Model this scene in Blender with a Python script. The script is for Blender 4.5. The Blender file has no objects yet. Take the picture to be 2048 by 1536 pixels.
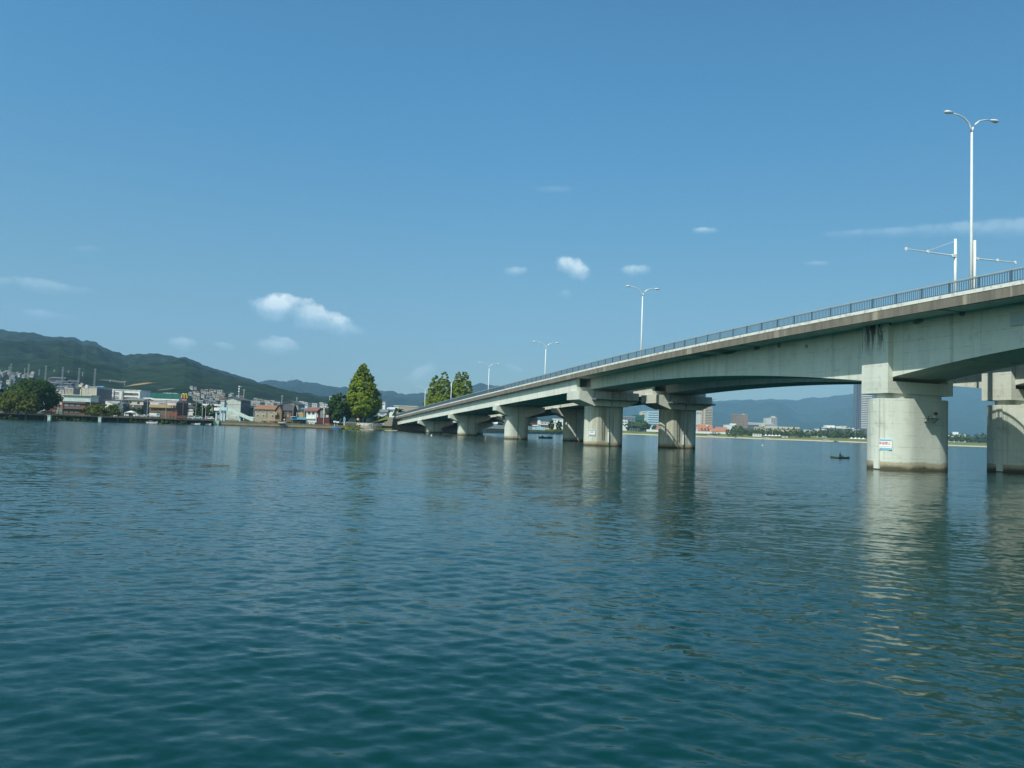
import bpy, math, random
import numpy as np
from mathutils import Vector, Matrix, noise as mnoise

# ------------------------------------------------------------------ scene, camera, light
SC = bpy.context.scene
COL = SC.collection
FPX = 1600.0                      # focal length in pixels of a 2048 wide frame
EYE = 3.3                         # eye height above the lake
ROLL = math.atan(0.035)
PITCH = math.atan(88.6 / FPX)
FW = np.array([0, math.cos(PITCH), math.sin(PITCH)])
_R0 = np.array([1.0, 0, 0]); _U0 = np.array([0, -math.sin(PITCH), math.cos(PITCH)])
RT = math.cos(ROLL) * _R0 + math.sin(ROLL) * _U0
UP = -math.sin(ROLL) * _R0 + math.cos(ROLL) * _U0
CAM = np.array([0, 0, EYE])
cam_d = bpy.data.cameras.new("camera"); cam = bpy.data.objects.new("camera", cam_d); COL.objects.link(cam)
cam_d.sensor_width = 36; cam_d.sensor_fit = 'HORIZONTAL'; cam_d.lens = FPX / 2048 * 36
cam_d.clip_start = 0.1; cam_d.clip_end = 40000
m = Matrix(((RT[0], UP[0], -FW[0], 0), (RT[1], UP[1], -FW[1], 0), (RT[2], UP[2], -FW[2], EYE), (0, 0, 0, 1)))
cam.matrix_world = m
SC.camera = cam

SUN_H = np.array([0.653, 0.759]); SUN_H = SUN_H / np.linalg.norm(SUN_H)
SUN_EL = math.radians(49.6)
SUN_AZ = math.atan2(-SUN_H[0], -SUN_H[1])
sun_d = bpy.data.lights.new("sun", 'SUN'); sun = bpy.data.objects.new("sun", sun_d); COL.objects.link(sun)
sun_d.energy = 4.2; sun_d.angle = math.radians(0.53); sun_d.color = (1.0, 0.985, 0.87)
sun.rotation_mode = 'QUATERNION'
sun.rotation_quaternion = Vector((SUN_H[0] * math.cos(SUN_EL), SUN_H[1] * math.cos(SUN_EL), -math.sin(SUN_EL))).to_track_quat('-Z', 'Y')
sun.location = (-300, -250, 500)

SC.view_settings.view_transform = 'Standard'; SC.view_settings.look = 'None'
SC.view_settings.gamma = 1.0; SC.view_settings.use_curve_mapping = False
SC.view_settings.exposure = 0.30
SC.cycles.use_denoising = True
SC.cycles.max_bounces = 6; SC.cycles.diffuse_bounces = 3; SC.cycles.glossy_bounces = 3
SC.cycles.transmission_bounces = 3; SC.cycles.volume_bounces = 1; SC.cycles.transparent_max_bounces = 6
SC.cycles.caustics_reflective = False; SC.cycles.caustics_refractive = False
SC.cycles.sample_clamp_indirect = 4.0

def ray(x, y):
    return (x - 1024) * RT - (y - 768) * UP + FPX * FW
def at(x, y, Y):
    v = ray(x, y); return CAM + v * (Y / v[1])
def horizon(x):
    return 856.6 + 0.035 * (x - 1024)

# ---- sky
W = bpy.data.worlds.new("World"); SC.world = W; W.use_nodes = True
def build_world():
    nt = W.node_tree; nt.nodes.clear(); N = nt.nodes.new; L = nt.links.new
    out = N('ShaderNodeOutputWorld'); bg = N('ShaderNodeBackground'); bg.inputs[1].default_value = 0.095
    sky = N('ShaderNodeTexSky'); sky.sky_type = 'NISHITA'; sky.sun_disc = False
    sky.sun_elevation = SUN_EL; sky.sun_rotation = SUN_AZ
    sky.air_density = 1.15; sky.dust_density = 0.7; sky.ozone_density = 1.0; sky.altitude = 80
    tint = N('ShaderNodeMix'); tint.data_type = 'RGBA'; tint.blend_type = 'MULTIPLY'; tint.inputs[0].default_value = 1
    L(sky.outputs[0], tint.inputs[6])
    # clouds, fixed in direction: every lobe is an ellipse round one direction, broken up by noise
    geo = N('ShaderNodeTexCoord')
    sp = N('ShaderNodeSeparateXYZ'); L(geo.outputs['Generated'], sp.inputs[0])
    gr = N('ShaderNodeMapRange'); gr.interpolation_type = 'SMOOTHSTEP'; gr.inputs[1].default_value = 0.02; gr.inputs[2].default_value = 0.42; L(sp.outputs[2], gr.inputs[0])
    tg = N('ShaderNodeMix'); tg.data_type = 'RGBA'; tg.inputs[6].default_value = (0.53, 0.66, 0.61, 1); tg.inputs[7].default_value = (0.325, 0.86, 1.09, 1)
    L(gr.outputs[0], tg.inputs[0])
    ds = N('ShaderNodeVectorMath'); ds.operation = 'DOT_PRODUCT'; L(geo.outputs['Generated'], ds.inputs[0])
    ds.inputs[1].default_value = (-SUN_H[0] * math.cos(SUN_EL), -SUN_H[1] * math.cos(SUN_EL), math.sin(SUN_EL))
    sun_fill = N('ShaderNodeMapRange'); sun_fill.interpolation_type = 'SMOOTHSTEP'; sun_fill.inputs[1].default_value = 0.12; sun_fill.inputs[2].default_value = 0.85; L(ds.outputs['Value'], sun_fill.inputs[0])  # sunward sky brightened out of view to fill the shaded girder
    ta = N('ShaderNodeMix'); ta.data_type = 'RGBA'; ta.inputs[7].default_value = (1.32, 1.56, 1.32, 1); L(sun_fill.outputs[0], ta.inputs[0]); L(tg.outputs[2], ta.inputs[6])
    az = N('ShaderNodeMapRange'); az.inputs[1].default_value = 0.0; az.inputs[2].default_value = 0.62; az.inputs[3].default_value = 1.0; az.inputs[4].default_value = 0.84; L(sp.outputs[0], az.inputs[0])
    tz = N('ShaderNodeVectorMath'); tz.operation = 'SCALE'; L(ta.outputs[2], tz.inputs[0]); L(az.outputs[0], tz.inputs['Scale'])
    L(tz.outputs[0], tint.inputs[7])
    nz = N('ShaderNodeTexNoise'); nz.inputs['Scale'].default_value = 34; nz.inputs['Detail'].default_value = 8; nz.inputs['Roughness'].default_value = 0.66
    L(geo.outputs['Generated'], nz.inputs['Vector'])
    def math_(op, a, b=None, clamp=False):
        n = N('ShaderNodeMath'); n.operation = op; n.use_clamp = clamp
        for i, q in enumerate((a, b)):
            if q is None: continue
            if isinstance(q, (int, float)): n.inputs[i].default_value = q
            else: L(q, n.inputs[i])
        return n.outputs[0]
    def dot(vec):
        n = N('ShaderNodeVectorMath'); n.operation = 'DOT_PRODUCT'; L(geo.outputs['Generated'], n.inputs[0]); n.inputs[1].default_value = vec
        return n.outputs['Value']
    noise_c = math_('SUBTRACT', nz.outputs[0], 0.5)
    lobes = [  # x, y, half width, half height, tilt, strength
        (560, 611, 56, 22, 0.05, .95), (586, 603, 34, 15, 0.1, .95), (622, 629, 50, 22, .25, .75), (663, 640, 52, 20, .35, .9), (690, 655, 40, 13, .2, .55),
        (550, 691, 48, 13, .1, .5), (566, 683, 28, 9, .2, .5), (366, 684, 27, 11, .1, .45), (448, 690, 20, 6, .2, .3), (1030, 541, 24, 10, 0, .42),
        (1136, 530, 27, 14, .5, .7), (1160, 543, 26, 20, .6, .75), (1131, 586, 12, 8, 0, .2), (1272, 539, 28, 10, -.05, .6), (1411, 460, 27, 6, 0, .4),
        (1105, 378, 32, 7, 0, .12), (1637, 526, 22, 4, 0, .22), (1780, 463, 120, 8, -.04, .20), (1930, 457, 130, 13, -.03, .26), (2060, 452, 110, 18, 0, .28), (90, 570, 75, 11, .15, .28),
        (0, 562, 25, 10, .1, .3), (95, 628, 45, 9, .1, .3), (845, 745, 30, 14, -.5, .3), (825, 757, 26, 7, 0, .2), (1025, 735, 22, 7, .4, .3), (170, 497, 40, 6, 0, .1)]
    nw = N('ShaderNodeTexNoise'); nw.inputs['Scale'].default_value = 60; nw.inputs['Detail'].default_value = 5; L(geo.outputs['Generated'], nw.inputs['Vector'])
    sw = N('ShaderNodeSeparateColor'); L(nw.outputs['Color'], sw.inputs[0]); wx = math_('SUBTRACT', sw.outputs[0], .5); wy = math_('SUBTRACT', sw.outputs[1], .5)
    total = tone = None
    for (x, y, a, b, th, s) in lobes:
        c = ray(x, y); c /= np.linalg.norm(c)
        u = math.cos(th) * RT - math.sin(th) * UP; v = math.sin(th) * RT + math.cos(th) * UP
        u = u - c * u.dot(c); u /= np.linalg.norm(u); v = v - c * v.dot(c) - u * v.dot(u); v /= np.linalg.norm(v)
        sc = 1.0 / np.linalg.norm(ray(x, y))
        du = math_('DIVIDE', dot(u), a * sc * 1.2); dv = math_('DIVIDE', dot(v), b * sc * 1.25)
        du = math_('ADD', du, math_('MULTIPLY', wx, .55)); dv = math_('ADD', dv, math_('MULTIPLY', wy, .55))
        below = math_('LESS_THAN', dv, 0.0)
        dq = math_('MULTIPLY', dv, math_('SUBTRACT', 1.12, math_('MULTIPLY', below, .34)))
        r2 = math_('ADD', math_('MULTIPLY', du, du), math_('MULTIPLY', dq, dq))
        front = math_('GREATER_THAN', dot(c), 0.2)
        k = math_('ADD', math_('SUBTRACT', 0.85, r2), math_('MULTIPLY', noise_c, 2.6))
        k = math_('MULTIPLY', k, math_('ADD', 0.98, math_('MULTIPLY', math_('MAXIMUM', dv, -0.6), .75)), True)
        k = math_('MULTIPLY', math_('MULTIPLY', k, s), front)
        lit = math_('MULTIPLY', math_('ADD', dv, .7), .75, True)
        tone = math_('MULTIPLY', lit, k) if tone is None else math_('MAXIMUM', tone, math_('MULTIPLY', lit, k))
        total = k if total is None else math_('MAXIMUM', total, k)
    cl = N('ShaderNodeMix'); cl.data_type = 'RGBA'
    ct = N('ShaderNodeMix'); ct.data_type = 'RGBA'; ct.inputs[6].default_value = (6.8, 8.6, 9.2, 1); ct.inputs[7].default_value = (11.0, 11.6, 10.8, 1)  # bright tops and grey bases: cloud shading put into the colour
    L(math_('MULTIPLY', tone, 1.25, True), ct.inputs[0]); L(ct.outputs[2], cl.inputs[7])
    L(total, cl.inputs[0]); L(tint.outputs[2], cl.inputs[6])
    L(cl.outputs[2], bg.inputs[0]); L(bg.outputs[0], out.inputs[0])
build_world()

# ------------------------------------------------------------------ materials
MATS = {}
def new_mat(name):
    m = bpy.data.materials.new(name); m.use_nodes = True
    return m, m.node_tree, m.node_tree.nodes['Principled BSDF']
def node(nt, t, **kw):
    n = nt.nodes.new(t)
    for k, v in kw.items():
        if k.startswith('i_'):
            key = k[2:]
            n.inputs[int(key) if key.isdigit() else key.replace('_', ' ')].default_value = v
        else: setattr(n, k, v)
    return n
def mixc(nt, fac, a, b, blend='MIX'):
    n = nt.nodes.new('ShaderNodeMix'); n.data_type = 'RGBA'; n.blend_type = blend
    for i, q in ((0, fac), (6, a), (7, b)):
        if hasattr(q, 'is_linked') or hasattr(q, 'links'): nt.links.new(q, n.inputs[i])
        elif isinstance(q, (int, float)): n.inputs[i].default_value = q
        else: n.inputs[i].default_value = tuple(q) + ((1,) if len(q) == 3 else ())
    return n.outputs[2]
def ramp(nt, val, stops):
    r = nt.nodes.new('ShaderNodeValToRGB'); nt.links.new(val, r.inputs[0]); e = r.color_ramp.elements
    while len(e) < len(stops): e.new(0.5)
    for el, (p, c) in zip(e, stops):
        el.position = p; el.color = (c, c, c, 1) if isinstance(c, (int, float)) else tuple(c) + (1,)
    return r.outputs[0]
def nmath(nt, op, a, b=None, c=None, clamp=False):
    n = nt.nodes.new('ShaderNodeMath'); n.operation = op; n.use_clamp = clamp
    for i, q in enumerate((a, b, c)):
        if q is None: continue
        if isinstance(q, (int, float)): n.inputs[i].default_value = q
        else: nt.links.new(q, n.inputs[i])
    return n.outputs[0]
def obj_noise(nt, scale, detail=4, rough=.6, stretch=(1, 1, 1)):
    tc = nt.nodes.new('ShaderNodeTexCoord'); mp = nt.nodes.new('ShaderNodeMapping'); mp.inputs['Scale'].default_value = stretch
    nz = nt.nodes.new('ShaderNodeTexNoise'); nz.inputs['Scale'].default_value = scale; nz.inputs['Detail'].default_value = detail; nz.inputs['Roughness'].default_value = rough
    nt.links.new(tc.outputs['Object'], mp.inputs['Vector']); nt.links.new(mp.outputs[0], nz.inputs['Vector'])
    return nz.outputs[0]
def paint(col, rough=.6, var=.18, scale=.6, metal=0, spec=.35):
    """a painted or plastered surface: one colour with soft weathering"""
    key = (col, rough, var, scale, metal)
    if key in MATS: return MATS[key]
    m, nt, b = new_mat("surface_%d" % len(MATS))
    f = obj_noise(nt, scale, 5, .65); f2 = obj_noise(nt, scale * 3, 3, .6, (1, 1, .15))
    f = nmath(nt, 'ADD', nmath(nt, 'MULTIPLY', f, .6), nmath(nt, 'MULTIPLY', f2, .4))
    dk = tuple(c * (1 - var * 1.6) for c in col); lt = tuple(min(c * (1 + var), .92) for c in col)
    c = mixc(nt, ramp(nt, f, [(.3, 0.0), (.7, 1.0)]), dk, lt)
    nt.links.new(c, b.inputs['Base Color'])
    b.inputs['Roughness'].default_value = rough; b.inputs['Metallic'].default_value = metal; b.inputs['Specular IOR Level'].default_value = spec
    MATS[key] = m; return m
def glassy(col=(.03, .045, .055), rough=.12):
    key = ('glass', col)
    if key in MATS: return MATS[key]
    m, nt, b = new_mat("window_glass_%d" % len(MATS))
    f = obj_noise(nt, .35, 2); c = mixc(nt, f, tuple(q * .6 for q in col), tuple(q * 1.5 for q in col))
    nt.links.new(c, b.inputs['Base Color']); b.inputs['Roughness'].default_value = rough; b.inputs['Specular IOR Level'].default_value = .5
    MATS[key] = m; return m
def tiles(col, scale=1.2):
    key = ('tiles', col)
    if key in MATS: return MATS[key]
    m, nt, b = new_mat("roof_tiles_%d" % len(MATS))
    tc = node(nt, 'ShaderNodeTexCoord'); w = node(nt, 'ShaderNodeTexWave', i_Scale=scale, i_Distortion=.6, i_Detail=2.0); w.bands_direction = 'X'
    nt.links.new(tc.outputs['Object'], w.inputs[0])
    f = obj_noise(nt, .8, 5); f = nmath(nt, 'ADD', nmath(nt, 'MULTIPLY', w.outputs[1], .35), nmath(nt, 'MULTIPLY', f, .65))
    nt.links.new(mixc(nt, f, tuple(q * .65 for q in col), tuple(q * 1.3 for q in col)), b.inputs['Base Color']); b.inputs['Roughness'].default_value = .75
    MATS[key] = m; return m
def bricks(col):
    key = ('brick', col)
    if key in MATS: return MATS[key]
    m, nt, b = new_mat("brickwork_%d" % len(MATS))
    tc = node(nt, 'ShaderNodeTexCoord'); mp = node(nt, 'ShaderNodeMapping'); mp.inputs['Rotation'].default_value = (math.pi / 2, 0, 0)
    br = node(nt, 'ShaderNodeTexBrick', i_Scale=1.0); br.inputs['Color1'].default_value = tuple(q * .8 for q in col) + (1,); br.inputs['Color2'].default_value = tuple(q * 1.2 for q in col) + (1,)
    br.inputs['Mortar'].default_value = tuple(q * .6 + .04 for q in col) + (1,)
    nt.links.new(tc.outputs['Object'], mp.inputs[0]); nt.links.new(mp.outputs[0], br.inputs[0])
    c = mixc(nt, obj_noise(nt, .5, 5), br.outputs[0], tuple(q * .7 for q in col)); nt.links.new(c, b.inputs['Base Color']); b.inputs['Roughness'].default_value = .85
    MATS[key] = m; return m

def concrete_mat(name, base=(.65, .68, .61), dark=(.51, .54, .48), joints=True, water=False, ochre=0.0, soot=None, spots=()):
    m, nt, b = new_mat(name); Lk = nt.links.new
    big = obj_noise(nt, .16, 5, .6); fine = obj_noise(nt, 2.2, 6, .7); streak = obj_noise(nt, .55, 5, .65, (1, 1, .1)); blotch = obj_noise(nt, .45, 6, .7)
    f = nmath(nt, 'ADD', nmath(nt, 'MULTIPLY', big, .45), nmath(nt, 'ADD', nmath(nt, 'MULTIPLY', fine, .2), nmath(nt, 'MULTIPLY', streak, .35)))
    c = mixc(nt, ramp(nt, f, [(.36, 0.0), (.62, 1.0)]), dark, base)
    c = mixc(nt, nmath(nt, 'MULTIPLY', ramp(nt, blotch, [(.57, 0.0), (.72, 1.0)]), .6), c, tuple(q * .72 for q in dark))
    drip = obj_noise(nt, 1.1, 4, .65, (1, 1, .035)); c = mixc(nt, nmath(nt, 'MULTIPLY', ramp(nt, drip, [(.56, 0.0), (.68, 1.0)]), .5), c, tuple(q * .6 for q in dark))
    tc = node(nt, 'ShaderNodeTexCoord'); sep = node(nt, 'ShaderNodeSeparateXYZ'); Lk(tc.outputs['Object'], sep.inputs[0])
    if joints:
        def line(o, period, w):
            q = nmath(nt, 'FRACT', nmath(nt, 'DIVIDE', o, period)); return nmath(nt, 'LESS_THAN', q, w / period)
        wob = nmath(nt, 'ADD', sep.outputs[2], nmath(nt, 'MULTIPLY', blotch, .05))
        ln = nmath(nt, 'MAXIMUM', line(wob, 1.35, .05), nmath(nt, 'MULTIPLY', line(sep.outputs[1], 2.7, .05), .4))
        br = ramp(nt, obj_noise(nt, .9, 3), [(.42, 0.0), (.6, .55)])
        c = mixc(nt, nmath(nt, 'MULTIPLY', ln, br), c, tuple(q * .42 for q in dark))
    if ochre:
        s2 = obj_noise(nt, .5, 4, .6, (1, 1, .03)); c = mixc(nt, nmath(nt, 'MULTIPLY', ramp(nt, s2, [(.5, 0.0), (.6, 1.0)]), ochre), c, (.20, .165, .085))
    if water:
        z = nmath(nt, 'ADD', sep.outputs[2], nmath(nt, 'MULTIPLY', nmath(nt, 'SUBTRACT', blotch, .5), 1.1))
        c = mixc(nt, nmath(nt, 'MULTIPLY', ramp(nt, nmath(nt, 'MULTIPLY', z, .5), [(.44, 1.0), (.54, 0.0)]), .75), c, (.29, .24, .14))
        c = mixc(nt, nmath(nt, 'MULTIPLY', ramp(nt, nmath(nt, 'MULTIPLY', z, .5), [(.12, 1.0), (.34, 0.0)]), .93), c, (.055, .05, .032))
    if soot:      # (s0, s1, z0, z1): black run-off stains below the deck
        s0, s1, z0, z1 = soot
        st = obj_noise(nt, .9, 5, .7, (1.0, 1.6, .18)); 
        mk = ramp(nt, st, [(.475, 0.0), (.525, 1.0)])
        up = nmath(nt, 'DIVIDE', nmath(nt, 'SUBTRACT', sep.outputs[2], z0), z1 - z0, clamp=True)
        up = nmath(nt, 'MULTIPLY', ramp(nt, up, [(.0, 0.0), (.5, .75), (1, 1.0)]), mk)
        c = mixc(nt, up, c, (.035, .04, .038))
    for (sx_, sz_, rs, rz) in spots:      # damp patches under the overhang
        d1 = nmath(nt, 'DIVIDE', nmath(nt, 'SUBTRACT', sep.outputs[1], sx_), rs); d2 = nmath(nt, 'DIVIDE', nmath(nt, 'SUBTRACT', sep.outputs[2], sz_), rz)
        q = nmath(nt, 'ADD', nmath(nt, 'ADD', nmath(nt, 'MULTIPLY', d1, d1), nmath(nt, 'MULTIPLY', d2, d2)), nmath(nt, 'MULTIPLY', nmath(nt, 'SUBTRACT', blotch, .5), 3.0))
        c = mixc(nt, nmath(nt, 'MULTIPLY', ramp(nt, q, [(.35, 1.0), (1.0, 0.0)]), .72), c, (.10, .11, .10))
    Lk(c, b.inputs['Base Color']); b.inputs['Roughness'].default_value = .85; b.inputs['Specular IOR Level'].default_value = .25
    bp = node(nt, 'ShaderNodeBump', i_Strength=.35, i_Distance=.05); Lk(fine, bp.inputs['Height']); Lk(bp.outputs[0], b.inputs['Normal'])
    return m
AL = math.atan(.312)
P0 = np.array([73.138, 0, 0]); SV = np.array([-math.sin(AL), math.cos(AL), 0]); NV = np.array([math.cos(AL), math.sin(AL), 0])
def on_bridge(x, y, n):
    v = ray(x, y); k = ((P0 - CAM) @ NV + n) / (v @ NV); q = CAM + k * v; return float((q - P0) @ SV), float(q[2])
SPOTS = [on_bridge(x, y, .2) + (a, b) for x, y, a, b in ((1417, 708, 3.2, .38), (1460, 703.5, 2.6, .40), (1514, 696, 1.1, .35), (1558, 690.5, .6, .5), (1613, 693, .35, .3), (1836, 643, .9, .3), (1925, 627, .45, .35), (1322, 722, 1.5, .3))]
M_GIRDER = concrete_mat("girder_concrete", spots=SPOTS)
M_LEFTG = concrete_mat("side_span_concrete", base=(.68, .70, .63), dark=(.57, .59, .525))
M_PIER = concrete_mat("pier_concrete", base=(.58, .61, .545), dark=(.43, .455, .405), water=True)
M_PIER2 = concrete_mat("stained_pier_concrete", base=(.59, .60, .51), dark=(.45, .455, .385), water=True, ochre=.5)
M_CAP = concrete_mat("cap_concrete", base=(.61, .64, .57), dark=(.48, .505, .445))
M_SOOT = concrete_mat("pilaster_concrete", base=(.65, .68, .61), dark=(.51, .54, .48), soot=(97, 102, 13.4, 17.2))
M_WALL = concrete_mat("quay_concrete", base=(.27, .24, .19), dark=(.15, .135, .105), water=True)
M_ABUT = concrete_mat("abutment_concrete", base=(.34, .32, .26), dark=(.17, .16, .13), ochre=.5)

def fascia_mat():
    m, nt, b = new_mat("stained_edge_beam"); Lk = nt.links.new
    st = obj_noise(nt, .7, 6, .7, (1, 1, .12)); big = obj_noise(nt, .12, 4); drip = obj_noise(nt, .33, 4, .7, (1, 1, .05)); fine = obj_noise(nt, 3, 5)
    c = mixc(nt, ramp(nt, st, [(.35, 0.0), (.66, 1.0)]), (.095, .09, .076), (.23, .215, .18))
    c = mixc(nt, nmath(nt, 'MULTIPLY', big, .5), c, (.20, .18, .14))
    c = mixc(nt, nmath(nt, 'MULTIPLY', ramp(nt, drip, [(.59, 0.0), (.65, 1.0)]), .7), c, (.42, .38, .29))
    c = mixc(nt, nmath(nt, 'MULTIPLY', fine, .25), c, (.06, .055, .045))
    Lk(c, b.inputs['Base Color']); b.inputs['Roughness'].default_value = .9; return m
M_FASCIA = fascia_mat()
def curb_mat():
    m, nt, b = new_mat("pale_curb"); Lk = nt.links.new  # paler than the edge beam below, with darker blotches
    st = obj_noise(nt, 1.3, 5, .7); c = mixc(nt, ramp(nt, st, [(.50, 0.0), (.66, 1.0)]), (.66, .66, .61), (.30, .29, .25))
    Lk(c, b.inputs['Base Color']); b.inputs['Roughness'].default_value = .8; return m
M_CURB = curb_mat()
M_RAIL = paint((.085, .135, .175), .5, .1)
M_RAILTOP = paint((.33, .38, .41), .35, .1)
M_WHITE = paint((.66, .69, .69), .45, .10)
M_WHITE2 = paint((.74, .75, .72), .6, .12)
M_STEEL = paint((.30, .34, .35), .5, .15)
M_DARK = paint((.035, .037, .038), .6, .2)
M_ASPHALT = paint((.055, .055, .055), .9, .2)
M_LAMPBOWL = paint((.30, .31, .31), .3, .1)

def leaf_mat(name, dark, mid, light):
    m, nt, b = new_mat(name); Lk = nt.links.new
    g = node(nt, 'ShaderNodeNewGeometry'); c = ramp(nt, g.outputs['Random Per Island'], [(0, dark), (.5, mid), (1, light)])
    big = obj_noise(nt, .22, 3); c = mixc(nt, nmath(nt, 'MULTIPLY', ramp(nt, big, [(.42, 0.0), (.65, 1.0)]), .3), c, dark)
    tr = node(nt, 'ShaderNodeBsdfTranslucent'); Lk(c, tr.inputs[0]); Lk(c, b.inputs['Base Color'])
    b.inputs['Roughness'].default_value = .7; b.inputs['Specular IOR Level'].default_value = .15
    mx = node(nt, 'ShaderNodeMixShader'); mx.inputs[0].default_value = .40; out = nt.nodes['Material Output']
    Lk(b.outputs[0], mx.inputs[1]); Lk(tr.outputs[0], mx.inputs[2]); Lk(mx.outputs[0], out.inputs[0]); return m
LEAF_CONE = leaf_mat("bright_needles", (.12, .170, .010), (.20, .260, .014), (.255, .325, .020))
LEAF_DEEP = leaf_mat("deep_green_leaves", (.022, .055, .014), (.048, .100, .020), (.085, .150, .030))
LEAF_OLIVE = leaf_mat("olive_leaves", (.055, .080, .014), (.105, .135, .022), (.165, .19, .035))
LEAF_FAR = leaf_mat("shore_leaves", (.06, .105, .018), (.11, .17, .028), (.17, .225, .04))
LEAF_CONIFER = leaf_mat("dark_conifer_leaves", (.006, .02, .01), (.012, .035, .016), (.024, .055, .022))
M_BARK = paint((.07, .055, .04), .9, .3, 3)

# ------------------------------------------------------------------ mesh building
class MB:
    def __init__(s): s.v = []; s.f = []; s.m = []
    def add(s, vs, fs, mi=0):
        o = len(s.v); s.v.extend([tuple(float(q) for q in p) for p in vs]); s.f.extend([tuple(i + o for i in f) for f in fs]); s.m.extend([mi] * len(fs)); return s
    def box(s, x0, x1, y0, y1, z0, z1, mi=0):
        return s.add([(x0, y0, z0), (x1, y0, z0), (x1, y1, z0), (x0, y1, z0), (x0, y0, z1), (x1, y0, z1), (x1, y1, z1), (x0, y1, z1)],
                     [(0, 3, 2, 1), (4, 5, 6, 7), (0, 1, 5, 4), (1, 2, 6, 5), (2, 3, 7, 6), (3, 0, 4, 7)], mi)
    def prism(s, poly, a0, a1, axis, mi=0):
        """poly of 2-D points, extruded along axis: 'x' (y,z), 'y' (x,z), 'z' (x,y)"""
        mk = {'x': lambda p, a: (a, p[0], p[1]), 'y': lambda p, a: (p[0], a, p[1]), 'z': lambda p, a: (p[0], p[1], a)}[axis]
        n = len(poly); vs = [mk(p, a0) for p in poly] + [mk(p, a1) for p in poly]
        fs = [tuple(range(n))[::-1], tuple(range(n, 2 * n))] + [(i, (i + 1) % n, n + (i + 1) % n, n + i) for i in range(n)]
        return s.add(vs, fs, mi)
    def loft(s, rings, mi=0, caps=True):
        n = len(rings[0]); vs = [p for r in rings for p in r]; fs = []
        for k in range(len(rings) - 1):
            fs += [(k * n + i, k * n + (i + 1) % n, (k + 1) * n + (i + 1) % n, (k + 1) * n + i) for i in range(n)]
        if caps: fs += [tuple(range(n))[::-1], tuple(range((len(rings) - 1) * n, len(rings) * n))]
        return s.add(vs, fs, mi)
    def tube(s, pts, rad, n=8, mi=0):
        pts = [np.array(p, float) for p in pts]; rad = rad if hasattr(rad, '__len__') else [rad] * len(pts); rings = []
        for i, p in enumerate(pts):
            d = pts[min(i + 1, len(pts) - 1)] - pts[max(i - 1, 0)]; d /= np.linalg.norm(d) + 1e-9
            a = np.cross(d, (0, 0, 1) if abs(d[2]) < .9 else (1, 0, 0)); a /= np.linalg.norm(a); b = np.cross(d, a)
            rings.append([p + rad[i] * (math.cos(t) * a + math.sin(t) * b) for t in np.linspace(0, 2 * math.pi, n, endpoint=False)])
        return s.loft(rings, mi)
    def ell(s, c, r, n=10, k=6, mi=0):
        rings = []
        for j in range(k + 1):
            ph = -math.pi / 2 + math.pi * (j + .001) / (k + .002); cr = max(math.cos(ph), .02)
            rings.append([(c[0] + r[0] * cr * math.cos(t), c[1] + r[1] * cr * math.sin(t), c[2] + r[2] * math.sin(ph)) for t in np.linspace(0, 2 * math.pi, n, endpoint=False)])
        return s.loft(rings, mi)
    def build(s, name, mats, parent=None, smooth=False, loc=None, rot=None):
        me = bpy.data.meshes.new(name); me.from_pydata(s.v, [], s.f)
        mats = mats if isinstance(mats, (list, tuple)) else [mats]
        for q in mats: me.materials.append(q)
        if len(mats) > 1: me.polygons.foreach_set('material_index', s.m)
        if smooth: me.polygons.foreach_set('use_smooth', [True] * len(me.polygons))
        me.update()
        return link(name, me, parent, loc, rot)
def link(name, me, parent=None, loc=None, rot=None):
    o = bpy.data.objects.new(name, me); COL.objects.link(o)
    if parent: o.parent = parent
    if loc is not None: o.location = loc
    if rot is not None: o.rotation_euler = (0, 0, rot)
    return o
def np_mesh(name, verts, faces, mat, smooth=False):
    me = bpy.data.meshes.new(name); verts = np.asarray(verts, np.float32); faces = np.asarray(faces, np.int32); k = faces.shape[1]
    me.vertices.add(len(verts)); me.vertices.foreach_set('co', verts.ravel())
    me.loops.add(faces.size); me.loops.foreach_set('vertex_index', faces.ravel())
    me.polygons.add(len(faces)); me.polygons.foreach_set('loop_start', np.arange(len(faces), dtype=np.int32) * k)
    me.polygons.foreach_set('use_smooth', np.full(len(faces), smooth)); me.update(calc_edges=True); me.validate()
    me.materials.append(mat); return me
def grid_faces(nr, nc):
    i, j = np.meshgrid(np.arange(nr - 1), np.arange(nc - 1), indexing='ij'); a = (i * nc + j).ravel()
    return np.stack([a, a + 1, a + nc + 1, a + nc], 1)
def tag(o, label=None, cat=None, group=None, kind=None):
    if label: o['label'] = label
    if cat: o['category'] = cat
    if group: o['group'] = group
    if kind: o['kind'] = kind
    return o
def thing(name, label, cat, loc=(0, 0, 0), rot=0, group=None):
    o = bpy.data.objects.new(name, None); COL.objects.link(o); o.location = tuple(float(q) for q in loc); o.rotation_euler = (0, 0, rot); o.empty_display_size = .5
    return tag(o, label, cat, group)
def kids(o): return [c for c in bpy.data.objects if c.parent == o]
def copy_tree(o, parent=None):
    c = o.copy(); COL.objects.link(c)
    if parent: c.parent = parent
    for ch in list(o.children): copy_tree(ch, c)
    return c

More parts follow.
